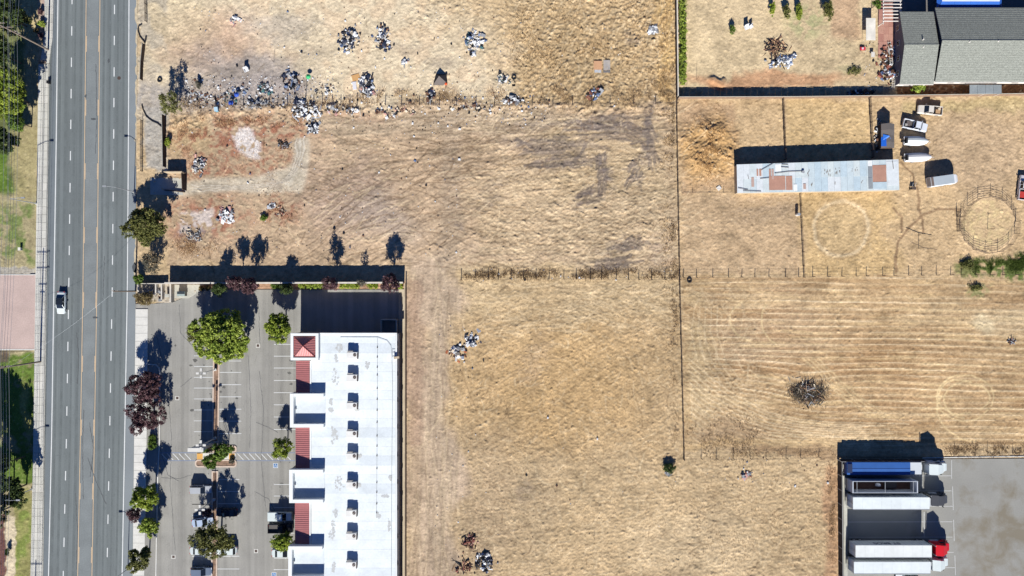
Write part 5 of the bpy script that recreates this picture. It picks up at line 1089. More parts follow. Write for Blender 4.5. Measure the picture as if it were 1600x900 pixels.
t = small('transformer_box', 'pale utility cabinet in the middle of the cream walled yard', 'cabinet', 261, 462, 1); MB().box(0, 0, 0, 1.0, .9, .6).build('body', M['cmu'], t); MB().box(0, 0, 1.0, 1.06, 1.0, .7).build('lid', M['conc3'], t); MB().box(0, -.31, .2, .9, .35, .02).build('door', M['conc3'], t)

# ------------------------------------------------------------------ stable, sheds, house
st = [(151, 257), (404, 249), (406, 297), (152, 301.5)]
sx0, sy0 = G(1275, 275); stable = thing('stable', 'long low stable with a patchwork of pale and rusty roof sheets', 'stable', (sx0, sy0, 0))
def SR(u, v):      # roof surface point: u 0..1 west-east, v 0..1 north-south
    nw, ne, se, sw = (1151, 257), (1404, 249), (1405.5, 297), (1152, 301.5); hN, hS = 2.75, 2.35
    px = (nw[0] * (1 - u) + ne[0] * u) * (1 - v) + (sw[0] * (1 - u) + se[0] * u) * v; py = (nw[1] * (1 - u) + ne[1] * u) * (1 - v) + (sw[1] * (1 - u) + se[1] * u) * v
    h = hN * (1 - v) + hS * v; x, y = T(px, py, h); return Vector((x - sx0, y - sy0, h))
rc = {'a': (216, 226, 226), 'b': (206, 220, 224), 'c': (198, 216, 224), 'd': (226, 232, 234), 'r': (190, 146, 126), 'g': (150, 156, 160), 'w': (246, 248, 248), 'p': (196, 168, 156)}
rmat = {k: mat('roof_sheet_' + n, c, .5, .1, ns=.9, na=.07, fs=4, fa=.06, spec=.4) for (k, c), n in zip(rc.items(), ('pale', 'bluish', 'blue', 'light', 'rusty', 'grey', 'white', 'pinkish'))}
def sheet(u0, v0, u1, v1, c, lift=.0, nrib=0):
    q = [SR(u0, v1), SR(u1, v1), SR(u1, v0), SR(u0, v0)]; q = [p + Vector((0, 0, lift)) for p in q]; mb = MB().slab(q, .03)
    n = max(2, int((u1 - u0) * 253 / 2.2))
    for i in range(1, n):
        t_ = i / n; mb.tube(q[0].lerp(q[1], t_) + Vector((0, 0, .005)), q[3].lerp(q[2], t_) + Vector((0, 0, .005)), .018, .018, 3, False)
    return mb.build('roof_sheet', rmat[c], stable)
u = 0; k = 0; seq = 'ddadcbaadaabcbabcbacbabdd'
while u < 1 - 1e-6:
    u1 = min(1, u + .04); c_ = seq[k % len(seq)]
    sheet(u, 0, u1 - .0006, .52, c_, .02 + .006 * (k % 2)); sheet(u, .5, u1 - .0006, 1, seq[(k * 7 + 3) % len(seq)], .0 + .006 * (k % 2)); u = u1; k += 1
def RX(px): return (px - 1151) / 254.0
def RYv(px, py): return (py - (257 - 8 * RX(px))) / (44.6 + 3.4 * RX(px) * 1)
for (x0, y0, x1, y1, c_, lf) in ((1201, 275, 1226.5, 297, 'r', .07), (1227.5, 275, 1237.5, 297, 'r', .075), (1201.3, 264, 1204.3, 275, 'r', .07), (1205.3, 264, 1208.8, 280, 'p', .085), (1182, 264, 1184.6, 275, 'r', .07), (1186, 264, 1189.3, 275, 'r', .07), (1173.3, 277, 1177.6, 292, 'p', .07), (1363.5, 258, 1385, 284, 'r', .07), (1363.5, 284.5, 1385, 295, 'c', .07), (1356.5, 260, 1363, 277, 'g', .07), (1356.5, 277.5, 1363, 295, 'g', .08), (1356.5, 250.8, 1363, 259.7, 'w', .08), (1211, 256.5, 1220, 268, 'w', .09), (1254.5, 287, 1258.5, 295.5, 'p', .075), (1239, 288, 1245, 298.5, 'w', .07), (1386, 252, 1404, 290, 'd', .07)):
    xm = (x0 + x1) / 2; sheet(RX(x0), max(0, RYv(xm, y0)), RX(x1), min(1, RYv(xm, y1)), c_, lf)
wl = MB(); c4 = [SR(.005, .99), SR(.995, .99), SR(.995, .01), SR(.005, .01)]
for i in range(4):
    a, b = c4[i], c4[(i + 1) % 4]; wl = MB(); n = (b - a).cross(Vector((0, 0, 1))).normalized() * .05
    wl.add([(a.x, a.y, -.1), (b.x, b.y, -.1), (b.x, b.y, b.z - .05), (a.x, a.y, a.z - .05), (a.x - n.x, a.y - n.y, -.1), (b.x - n.x, b.y - n.y, -.1), (b.x - n.x, b.y - n.y, b.z - .05), (a.x - n.x, a.y - n.y, a.z - .05)], [(0, 1, 2, 3), (5, 4, 7, 6), (3, 2, 6, 7), (1, 0, 4, 5)]).build('wall', M['cmu_tan'], stable)
for i in range(9):
    p = SR(.06 + i * .11, 1); MB().box(p.x, p.y + .38, 0, 1.9, 1.2, .1).build('stall_door', M['darkwood'], stable)
for a, b in (((1152, 294), (1168, 297)), ((1160, 298.5), (1188, 299.5)), ((1187, 279.5), (1201, 278)), ((1210, 271), (1232, 268.3)), ((1231, 268.4), (1254, 267.5)), ((1189, 266), (1208, 255.5)), ((1221, 257), (1231, 257.5)), ((1220, 261), (1232, 262)), ((1168, 274), (1169, 280)), ((1395, 252), (1396, 264))):
    P = [SR(RX(p[0]), np.clip(RYv(*p), .01, .99)) + Vector((0, 0, .16)) for p in (a, b)]; MB().tube(P[0], P[1], .05, .05, 5).build('loose_pipe', M['dark_steel'], stable)
p = SR(RX(1254), RYv(1254, 269)); MB().tube(p, p + Vector((0, 0, .45)), .3, .3, 10).build('roof_vent', M['steel'], stable)
rs_ = mat('rust_streak', (140, 128, 120), .9)
for i in range(40):
    px, py = random.choice([(1262, 272), (1266, 270), (1290, 268), (1295, 270), (1305, 266), (1313, 266), (1331, 266), (1338, 265), (1268, 286), (1306, 284), (1346, 283), (1307, 270)]); px += random.uniform(-2, 2); py += random.uniform(-4, 4)
    p = SR(RX(px), np.clip(RYv(px, py), .05, .95)); MB().box(p.x, p.y, p.z + .05, p.z + .062 + i * .0005, .1, .5 * random.uniform(.3, 1)).build('rust_streak', rs_, stable)
# dark gabled shed
t = small('garden_shed', 'dark gabled shed roofed in grey sheets with a blue tarpaulin', 'shed', 1388, 212, 2.2)
w2_, l2_ = 1.3, 2.6
MB().box(0, 0, 0, 1.9, 2 * w2_ - .1, 2 * l2_ - .1).build('wall', M['darkwood'], t); MB().add([(-w2_ + .05, -l2_ + .06, 1.9), (w2_ - .05, -l2_ + .06, 1.9), (0, -l2_ + .06, 2.7), (-w2_ + .05, l2_ - .06, 1.9), (w2_ - .05, l2_ - .06, 1.9), (0, l2_ - .06, 2.7)], [(0, 1, 2), (4, 3, 5)]).build('gable', M['darkwood'], t)
shm = [paint((128, 120, 114), .7), paint((112, 106, 102), .7)]
for s_ in (-1, 1):
    for i in range(4):
        y0, y1 = -l2_ + i * 1.3, -l2_ + (i + 1) * 1.3 - .02; q = [(0, y0, 2.78), (s_ * (w2_ + .1), y0, 1.95), (s_ * (w2_ + .1), y1, 1.95), (0, y1, 2.78)]
        if s_ < 0: q = q[::-1]
        MB().slab([(a, b, c + .004 * (i % 2)) for a, b, c in q], .04).build('roof_sheet', shm[i % 2], t)
MB().slab([(-1.4, -2.2, 1.96), (-.55, -2.3, 2.55), (-.6, -.1, 2.5), (-1.4, -.3, 1.97)], .02).build('tarpaulin_piece', paint((40, 110, 220), .5), t)
MB().slab([(-1.2, -.9, 2.2), (.3, -.7, 2.66), (-.2, -.1, 2.82), (-1.1, .3, 2.25)][::1], .02).build('tarpaulin_piece', paint((60, 130, 232), .5), t)
# house
M['shingle'] = mat('asphalt_shingle', (152, 155, 145), .95, ns=3.0, na=.14, fs=6, fa=.26)
M['siding'] = mat('grey_siding', (128, 122, 128), .8); M['trim'] = mat('white_trim', (238, 232, 222), .7)
hx, hy = G(1500, 80); house = thing('house', 'house with a wide grey shingle roof and a smaller left wing', 'house', (hx, hy, 0))
def gable(x0, x1, yn, ys_, hE, hR, label, hip=False):
    a = G(x0, ys_); b = G(x1, yn); X0, Y0, X1, Y1 = a[0] - hx, a[1] - hy, b[0] - hx, b[1] - hy; Ym = (Y0 + Y1) / 2; ov = .45
    MB().add([(X0, Y0, -.1), (X1, Y0, -.1), (X1, Y1, -.1), (X0, Y1, -.1), (X0, Y0, hE), (X1, Y0, hE), (X1, Y1, hE), (X0, Y1, hE), (X0, Ym, hR - .12), (X1, Ym, hR - .12)], [(0, 1, 5, 4), (1, 2, 6, 9, 5), (2, 3, 7, 6), (3, 0, 4, 8, 7)]).build('wall', M['siding'], house)
    k = (hR - hE) / (Ym - Y0); ze = hE - k * ov + .08
    s_ = MB().slab([(X0 - ov, Y0 - ov, ze), (X1 + ov, Y0 - ov, ze), (X1 + ov, Ym, hR + .08), (X0 - ov, Ym, hR + .08)], .1)
    n_ = MB().slab([(X0 - ov, Ym + .004, hR + .08), (X1 + ov, Ym + .004, hR + .08), (X1 + ov, Y1 + ov, ze), (X0 - ov, Y1 + ov, ze)], .1)
    r1 = s_.build('roof', M['shingle'], house); r2 = n_.build('roof', M['shingle'], house)
    # shingle courses: thin raised laps
    for (ya, yb, rr_) in ((Y0 - ov, Ym, r1), (Y1 + ov, Ym, r2)):
        n = 17; mb = MB()
        for i in range(1, n):
            t_ = i / n; y = ya + (yb - ya) * t_; z = ze + (hR + .08 - ze) * t_; mb.box((X0 + X1) / 2, y, z - .02, z + .007, X1 - X0 + 2 * ov - .02, .12)
        mb.build('shingle_courses', M['shingle'], rr_)['kind'] = 'stuff'
    MB().box((X0 + X1) / 2, Ym, hR + .05, hR + .13, X1 - X0 + 2 * ov, .22).build('ridge_cap', M['shingle'], house)
    MB().box((X0 + X1) / 2, Y0 - ov - .07, ze - .2, ze - .02, X1 - X0 + 2 * ov, .12).build('gutter', M['trim'], house)
    MB().box((X0 + X1) / 2, Y0 - .03, .3, hE - .5, X1 - X0 - .1, .04).build('front_cladding', M['trim'], house)
    return X0, Y0, X1, Y1, Ym
wg = gable(1397, 1442.5, 30, 134.5, 3.1, 4.9, 'wing'); mg = gable(1451, 1720, 24, 131, 3.2, 5.6, 'main')
for i, (yy, zz) in enumerate(((48, 1.6), (72, 1.8), (96, 1.8), (118, 1.6))):
    x, y = G(1397, yy); f = MB().box(x - hx - .04, y - hy, zz - .55, zz + .55, .08, 1.1).build('window', M['trim'], house); MB().box(x - hx - .09, y - hy, zz - .45, zz + .45, .03, .9).build('pane', M['glass'], f)
for i, xx in enumerate((1412, 1432, 1480, 1500, 1540, 1580)):
    x, y = G(xx, 134.5 if xx < 1450 else 131); f = MB().box(x - hx, y - hy - .09, 1.0, 2.2, 1.5, .08).build('window', M['trim'], house); MB().box(x - hx, y - hy - .15, 1.08, 2.12, 1.35, .03).build('pane', M['glass'], f)
for px, py, hh in ((1442, 62, 4.8), (1442, 74, 4.7), (1514, 66, 5.5), (1559, 65, 5.5)):
    x, y = T(px, py, hh); MB().tube((x - hx, y - hy, hh - .5), (x - hx, y - hy, hh + .35), .13, .13, 8).build('vent_pipe', M['trim'], house)
pt = MB().prism([G(1372, 90), G(1396.5, 90), G(1396.5, -60), G(1372, -60)], -.15, .04).build('patio', mat('red_patio', (186, 138, 122), .9, ns=1, na=.1)); tag(pt, 'red brick patio west of the house', kind='structure')
pbm = [mat('patio_block_%s' % s_, c_, .9, ns=1, na=.1) for s_, c_ in (('a', (190, 142, 126)), ('b', (180, 130, 116)), ('c', (196, 150, 132)))]
for i in range(3):
    for j in range(12):
        x0 = 1373 + i * 7.8; y0 = -50 + j * 11.5; MB().prism([G(x0, y0 + 11.1), G(x0 + 7.4, y0 + 11.1), G(x0 + 7.4, y0), G(x0, y0)], .03, .06 + .004 * ((i + j) % 3)).build('paving_slab', random.choice(pbm), pt)
p2 = MB().sheet([G(1396.8, 25), G(1720, 25), G(1720, -120), G(1396.8, -120)], .02).build('back_yard', mat('dark_yard_paving', (128, 124, 120), .9)); tag(p2, 'dark paved back yard north of the house', kind='structure')
t = small('pergola', 'white slatted pergola beside the red patio', 'pergola', 1394, 14, 2.4)
slm = MB().box(0, 0, 2.35, 2.5, 4.0, .14).mesh('slat', M['trim'])
for i in range(8): link('slat', slm, t, (0, -2.6 + i * .72, 0))
for sx in (-1, 1):
    MB().box(sx * 1.8, 0, 2.2, 2.35, .12, 6.4).build('beam', M['trim'], t)
    for sy in (-1, 1): MB().box(sx * 1.8, sy * 2.8, 0, 2.2, .14, .14).build('post', M['trim'], t)
t = small('patio_cover', 'white topped canopy with blue sloping edge panels behind the main roof', 'patio cover', 1516, -10, 2.6)
MB().box(0, 0, 2.75, 2.85, 12.2, 3.4).build('roof_panel', roof_w[0], t)
bc = mat('blue_edge', (46, 104, 196), .6, ns=1, na=.08)  # one even blue on all the sloping edge panels
for i in range(4):
    for sy in (-1, 1): xa, xb = -6.6 + i * 3.3, -3.32 + i * 3.3; q = [(xa, sy * 3.05, 2.25), (xb, sy * 3.05, 2.25), (min(xb, 6.1), sy * 1.72, 2.8), (max(xa, -6.1), sy * 1.72, 2.8)]; MB().slab(q if sy < 0 else q[::-1], .04).build('edge_panel', bc, t)
for sx in (-1, 1): q = [(sx * 6.9, 3.0, 2.25), (sx * 6.9, -3.0, 2.25), (sx * 6.12, -1.7, 2.8), (sx * 6.12, 1.7, 2.8)]; MB().slab(q if sx < 0 else q[::-1], .04).build('edge_panel', bc, t)
for i in range(3):
    for sy in (-1, 1): MB().box(-6.2 + i * 6.2, sy * 2.6, 0, 2.2, .12, .12).build('post', M['trim'], t)
t = small('canopy_tent', 'white rectangular canopy left of the red patio', 'canopy', 1360.5, 45.5, 1.9)
MB().box(0, 0, 1.85, 1.95, 2.0, 4.7).build('canopy_top', mat('cream_canvas', (238, 232, 218), .8, fs=2, fa=.06), t)
for sx in (-1, 1):
    for sy in (-1, 1): MB().tube((sx * .92, sy * 2.25, 0), (sx * .92, sy * 2.25, 1.85), .03).build('leg', M['steel'], t)
t = small('awning', 'grey awning on the south side of the main roof', 'awning', 1540, 139.5, 2.3)
for i in range(4): MB().box(-2.55 + i * 1.7, 0, 2.22, 2.3 + .006 * i, 1.66, 1.9).build('awning_panel', mat('grey_awning', (150, 158, 160), .6) if i == 0 else bpy.data.materials['grey_awning'], t)
for sx in (-1, 0, 1): MB().box(sx * 3.2, -.85, 0, 2.22, .1, .1).build('post', M['trim'], t)
t = small('toy_car', 'red ride-on toy car in the north-east yard', 'toy', 1348, 76, .3); MB().box(0, 0, .12, .45, 1.1, .6).build('body', paint((220, 60, 80), .4), t); MB().box(-.1, 0, .45, .55, .4, .4).build('seat', paint((240, 220, 225), .4), t)
for sx in (-1, 1):
    for sy in (-1, 1): MB().tube((sx * .35, sy * .26, .13), (sx * .35, sy * .36, .13), .13, n=8).build('wheel', M['tyre'], t)
t = small('patio_table', 'small white table at the end of the red patio', 'table', 1364, 85, .7); MB().box(0, 0, .66, .72, .75, 1.1).build('table_top', M['trim'], t)
for sx in (-1, 1):
    for sy in (-1, 1): MB().tube((sx * .3, sy * .45, 0), (sx * .3, sy * .45, .66), .03).build('leg', M['steel'], t)
for lb, px0, py0, px1, py1 in (('aluminium ladder lying along the red patio', 1388, 66, 1392, 101), ('aluminium ladder leaning on the wooden fence corner', 1396, 114, 1394, 140)):
    x0, y0 = G(px0, py0); x1, y1 = G(px1, py1); t = thing('ladder', lb, 'ladder', (x0, y0, .35)); d = Vector((x1 - x0, y1 - y0, 0)); n = Vector((-d.y, d.x, 0)).normalized() * .28
    for s_ in (-1, 1): MB().tube(n * s_, d + n * s_, .045, .045, 5).build('rail', M['trim'], t)
    rm = MB().tube(-n, n, .035, .035, 4).mesh('rung', M['trim']); L = int(d.length / .33)
    for i in range(L): link('rung', rm, t, tuple(d * ((i + .5) / L)))
# wooden boundary fence and garden wall, board by board
board_fence('long weathered fence between the house gardens and the paddocks', [(1058.5, 154.5), (1240, 154), (1400, 152), (1620, 149)], 1.55, M['wood'])
wall_run('garden_wall', 'thin white capped wall beside the green hedge', 'wall', [(1057.5, 152), (1055.5, -30)], .12, 1.3, M['cmu_tan'], M['cmu'])

# ------------------------------------------------------------------ round pen and horse walker
pen = small('round_pen', 'round horse pen of dark pipe panels beside the green grass', 'horse pen', 1543, 352)
npn = 14; rp_ = 6.1; ps = [(rp_ * math.cos(2 * PI * (i + .3) / npn), rp_ * math.sin(2 * PI * (i + .3) / npn)) for i in range(npn)]
L = math.dist(ps[0], ps[1]); rail = MB().tube((0, 0, 0), (L, 0, 0), .024, .024, 5).mesh('rail', M['dark_steel']); pst = MB().tube((0, 0, -.1), (0, 0, 1.95), .05, .05, 6).mesh('post', M['dark_steel'])
for i in range(npn):
    a, b = ps[i], ps[(i + 1) % npn]; ang = math.atan2(b[1] - a[1], b[0] - a[0]); pn = link('pen_panel', MB().tube((L / 2, 0, .1), (L / 2, 0, 1.65), .025, .025, 5).mesh('pen_panel', M['dark_steel']) if i == 0 else bpy.data.meshes['pen_panel'], pen, (a[0], a[1], 0), ang)
    for k in range(5): link('rail', rail, pn, (0, 0, .3 + .33 * k))
    link('post', pst, pen, (a[0], a[1], 0))
t = small('horse_walker', 'horse walker with two long arms on a thin post left of the pen', 'horse walker', 1435, 388)
MB().tube((0, 0, -.1), (0, 0, 2.2), .05).build('post', M['dark_steel'], t)
for sx, dy in ((-1, 1.3), (1, -.35)): MB().tube((0, 0, 2.2), (sx * 2.8, dy, 2.1), .05).build('arm', M['dark_steel'], t)
fence('wire_fence', 'low pipe fence joining the left side of the round pen', [(1494, 330), (1495, 360)], 1.2, 1.4, .06, 5, wr=.045)
t = small('hand_cart', 'small two wheeled cart near the stable corner', 'cart', 1428, 294, .8)
MB().box(0, 0, .5, .85, .9, .55).build('tray', M['dark_steel'], t)
for s_ in (-1, 1): MB().tube((s_ * .5, 0, .3), (s_ * .62, 0, .3), .3, n=10).build('wheel', M['tyre'], t); MB().tube((s_ * .3, .2, .6), (s_ * .3, 1.1, 1.1), .03).build('handle', M['steel'], t)
t = small('water_barrel', 'white upright barrel beside the paddock fence', 'barrel', 1247, 335, .9); MB().tube((0, 0, 0), (0, 0, 1.4), .3, .34, 12).build('body', M['trim'], t); MB().tube((0, 0, 1.4), (0, 0, 1.47), .36, .3, 12).build('lid', M['steel'], t)
t = small('salt_block', 'white square board lying near the stable corner fence', 'board', 1123, 294); MB().box(0, 0, .02, .25, .85, .85, .7).build('board_face', M['trim'], t)

# ------------------------------------------------------------------ vehicles
def wheel(parent, x, y, r=.34, w_=.24, m=None):
    o = MB().tube((0, -w_ / 2, 0), (0, w_ / 2, 0), r, r, 14).build('wheel', M['tyre'], parent, loc=(x, y, r)); s_ = 1 if y > 0 else -1
    MB().tube((0, s_ * (w_ / 2), 0), (0, s_ * (w_ / 2 + .015), 0), r * .6, r * .55, 10).build('rim', M['rim'], o); return o
def q3(mb, pts, th=.02): return mb.slab(pts, th)
def car(label, px, py, rz, colr, kind='sedan', L=4.6, W=1.8, cat='car', name='parked_car', tonneau=False, roofglass=False, load=None):
    x, y = T(px, py, .8); t = thing(name, label, cat, (x, y, 0), rz); P = paint(colr, .28, .1, spec=.5); hw = W / 2; a = L / 2
    zb = {'sedan': .92, 'suv': 1.02, 'pickup': 1.08}[kind]; zr = {'sedan': 1.43, 'suv': 1.72, 'pickup': 1.8}[kind]
    if kind == 'pickup':
        c0, c1 = -.05 * L, .24 * L
        MB().loft([(a, hw * .8, .42, zb - .3), (a - .15, hw * .95, .32, zb - .12), (a - .7, hw, .28, zb - .03), (c1, hw, .28, zb), (c0 - .15, hw, .28, zb)]).build('body', P, t)
        bl = (c0 - .15) + a; bx = -a + bl / 2
        MB().box(bx, 0, .5, .62, bl, W - .1).build('bed_floor', paint((96, 92, 90), .7) if not tonneau else P, t)
        for s_ in (-1, 1): MB().box(bx, s_ * (hw - .06), .35, zb, bl - .02, .12).build('bed_side', P, t)
        MB().box(-a + .05, 0, .4, zb - .03, .1, W - .26).build('tailgate', P, t)
        if tonneau: MB().box(bx + .03, 0, zb - .03, zb + .04, bl - .1, W - .1).build('bed_cover', P, t)
        b0, b1, t0, t1 = c0 - .12, c1 + .15, c0, c1 - .55
        if load:
            for i, (dx, dy, sx, sy, hh, cc) in enumerate(load): MB().box(bx + dx, dy, .62, .62 + hh, sx, sy, .1 * i).build('load_piece', paint(cc, .8), t)
    else:
        MB().loft([(a, hw * .66, .4, .6), (a - .1, hw * .86, .3, .7), (a - .45, hw * .97, .25, zb - .16), (a - 1.1, hw, .24, zb - .06), (.2, hw, .24, zb), (-a + 1.1, hw, .24, zb + .02), (-a + .35, hw * .96, .28, zb - (0 if kind == 'suv' else .02)), (-a + .1, hw * .86, .34, zb - .12), (-a, hw * .68, .42, .7)]).build('body', P, t)
        b0, b1 = (-a + .28, a - 1.25) if kind == 'suv' else (-a + .75, a - 1.2); t0, t1 = (-a + .6, a - 2.0) if kind == 'suv' else (-a + 1.45, a - 2.05)
    hb, ht = hw * .87, hw * .70; zb2 = zb - .02
    rf = MB().slab([(t0 - .04, -ht - .03, zr), (t1 + .04, -ht - .03, zr), (t1 + .04, ht + .03, zr), (t0 - .04, ht + .03, zr)], .05)
    rf.build('roof', M['glass'] if roofglass else P, t)
    MB().slab([(t1 + .05, -ht, zr - .03), (b1, -hb, zb2), (b1, hb, zb2), (t1 + .05, ht, zr - .03)], .02).build('windshield', M['glass'], t)
    MB().slab([(b0, -hb, zb2), (t0 - .05, -ht, zr - .03), (t0 - .05, ht, zr - .03), (b0, hb, zb2)], .02).build('rear_window', M['glass'], t)
    for s_ in (-1, 1):
        MB().add([(b0, s_ * hb, zb2), (b1, s_ * hb, zb2), (t1 + .05, s_ * ht, zr - .04), (t0 - .05, s_ * ht, zr - .04), (b0 + .1, s_ * (hb - .04), zb2), (b1 - .1, s_ * (hb - .04), zb2), (t1, s_ * (ht - .04), zr - .04), (t0, s_ * (ht - .04), zr - .04)], [(0, 1, 2, 3), (7, 6, 5, 4), (0, 4, 5, 1), (3, 2, 6, 7)]).build('side_window', M['glass'], t)
        for xa, xb in ((b1, t1 + .05), (b0, t0 - .05)): MB().tube((xa, s_ * (hb + .005), zb2), (xb, s_ * (ht + .01), zr - .02), .04, .035, 5).build('pillar', P, t)
        xm = (b0 + b1) / 2; MB().tube((xm, s_ * (hb + .005), zb2), (xm, s_ * (ht + .01), zr - .03), .04, .035, 5).build('pillar', P, t)
        MB().box(b1 - .3, s_ * (hw + .09), zb, zb + .16, .16, .2).build('mirror', P, t)
        MB().box(a - .12, s_ * hw * .62, .56, .72, .14, .38).build('headlight', M['lens'], t)
        MB().box(-a + .08, s_ * hw * .68, .66, .84, .1, .3).build('tail_light', M['red_light'], t)
        for wx in (a - .85, -a + .9): wheel(t, wx, s_ * (hw - .1))
    MB().box(a - .02, 0, .34, .5, .12, W * .7).build('bumper', M['black'], t); return t
car('white sedan with a dark glass roof driving down the left lane of the street', 95, 473, -PI / 2 - .03, (236, 245, 242), 'sedan', 4.8, 1.88, name='moving_car', roofglass=True)
car('silver wagon parked alone left of the lower median', 313, 765, .0, (196, 200, 204), 'suv', 4.7, 1.8)
car('pale blue sedan parked just above the broad olive tree', 316, 816, .12, (196, 212, 236), 'sedan', 4.6, 1.78)
car('white car half hidden under the left side of the olive tree', 313, 860.5, 0, (232, 241, 238), 'sedan', 4.6, 1.78)
car('white car half hidden under the right side of the olive tree', 353.5, 860, PI, (236, 246, 242), 'suv', 4.6, 1.8)
car('black car in the deep tree shadow right of the lower median', 354, 801, PI, (52, 56, 62), 'sedan', 4.6, 1.8)
car('grey-blue car at the bottom edge left of the lower median', 314, 893, 0, (122, 136, 156), 'suv', 4.6, 1.85)
car('white pickup with a covered bed parked at the canopy', 437.5, 807, .0, (234, 244, 241), 'pickup', 5.2, 1.92, 'pickup truck', tonneau=True)
car('black pickup with an open bed parked at the canopy', 438, 826, .0, (40, 44, 54), 'pickup', 5.3, 1.92, 'pickup truck')
car('white car partly under the lowest parapet bay of the strip mall', 441, 864.5, .0, (236, 246, 242), 'sedan', 4.6, 1.8)
car('old white pickup with a loaded bed, uppermost by the paddock', 1453, 172, PI - .1, (244, 236, 222), 'pickup', 5.2, 1.9, 'pickup truck', load=((-.2, .2, 1.0, .9, .3, (196, 160, 120)), (.4, -.4, .6, .4, .5, (60, 50, 44)), (-.4, -.4, .5, .5, .4, (230, 210, 180))))
car('white and blue pickup parked askew below the loaded pickup', 1430, 196, -.22, (238, 244, 252), 'pickup', 5.3, 1.9, 'pickup truck', load=((0, .1, .9, 1.0, .35, (110, 100, 96)), (-.5, -.3, .5, .4, .5, (180, 176, 170))))
car('red and white pickup at the right edge of the picture', 1599, 293, PI / 2 - .1, (238, 236, 236), 'pickup', 5.4, 1.9, 'pickup truck', load=((0, .2, 1.2, 1.2, .5, (196, 60, 54)), (.6, -.5, .5, .5, .7, (60, 50, 50))))
car('white van nosed in below the lowest semi trailer', 1418, 904, PI, (238, 242, 244), 'suv', 4.9, 1.9, 'van')

def boat(label, px, py, rz, L=5.2, W=2.0, cov=(236, 243, 239), canopy=None):
    x, y = T(px, py, 1.0); t = thing('boat_on_trailer', label, 'boat', (x, y, 0), rz); hw = W / 2; xs_ = [-L / 2, -L * .2, L * .1, L * .3, L * .42, L * .5]; ws = [.88, 1, 1, .8, .5, .08]
    vs = []
    for X, w_ in zip(xs_, ws): vs += [(X, -hw * w_ * .6, .5), (X, -hw * w_, 1.15), (X, hw * w_, 1.15), (X, hw * w_ * .6, .5)]
    fs = [];
    for i in range(5):
        for j in range(3): a = i * 4 + j; fs.append((a, a + 1, a + 5, a + 4)[::-1])
        fs.append((i * 4, i * 4 + 4, i * 4 + 7, i * 4 + 3)[::-1])
    fs += [(0, 1, 2, 3), (20, 23, 22, 21)]; MB().add(vs, fs).build('hull', paint((236, 236, 238), .4), t)
    cv = []; m_ = 5
    for X, w_ in zip(xs_, ws):
        for j in range(m_): s_ = -1 + 2 * j / (m_ - 1); cv.append((X + (.15 if X < 0 else -.03), hw * w_ * s_ * .96, 1.17 + .55 * (1 - s_ * s_) * (w_ + .2)))
    MB().add(cv, [(i * m_ + j, (i + 1) * m_ + j, (i + 1) * m_ + j + 1, i * m_ + j + 1) for i in range(5) for j in range(m_ - 1)] + [tuple(range(m_))]).build('cover', paint(cov, .6), t)
    MB().box(-L / 2 - .15, 0, .6, 1.35, .4, .5).build('outboard_motor', M['black'], t); MB().box(-L / 2 + .3, 0, 1.2, 1.95, .35, W * .6).build('painted_stern_shade', M['black'], t)  # solid black box stands in for the shade of an open stern
    MB().box(0, 0, .32, .42, L * .8, .12).build('trailer_beam', M['steel'], t); MB().tube((L * .4, 0, .37), (L * .5 + .9, 0, .4), .05).build('drawbar', M['steel'], t)
    for s_ in (-1, 1): wheel(t, -L * .15, s_ * hw * .85, .3, .2)
    return t
boat('white covered boat on a trailer, upper of the two boats', 1431, 220.5, -.02, 5.3, 2.05)
boat('long white boat with a speckled cover, lower of the two boats', 1434, 246, .04, 5.9, 2.0, (238, 236, 234))
# camper
x, y = T(1473, 282, 1.6); t = thing('camper_trailer', 'silver roofed camper trailer with a white rounded nose', 'trailer', (x, y, 0), .14)
MB().loft([(3.2, .3, .8, 1.6), (2.95, .75, .55, 2.0), (2.5, 1.0, .5, 2.3), (2.0, 1.08, .5, 2.4), (-2.9, 1.08, .5, 2.4)]).build('body', paint((244, 246, 248), .4), t, False)
MB().box(-.25, 0, 2.4, 2.46, 4.4, 1.9).build('roof_panel', paint((186, 196, 202), .4), t); MB().box(-2.65, 0, 2.4, 2.5, .45, 1.9).build('roof_rack', paint((120, 104, 96), .7), t)
MB().box(-2.93, 0, .8, 2.2, .05, 1.7).build('rear_door', paint((150, 142, 138), .6), t); MB().tube((3.1, 0, .6), (3.9, 0, .5), .05).build('drawbar', M['steel'], t)
for s_ in (-1, 1):
    MB().box(.6, s_ * 1.085, 1.3, 1.8, 1.0, .03).build('side_window', M['glass'], t)
    for wx in (-.4, .4): wheel(t, wx, s_ * .98, .34, .22)

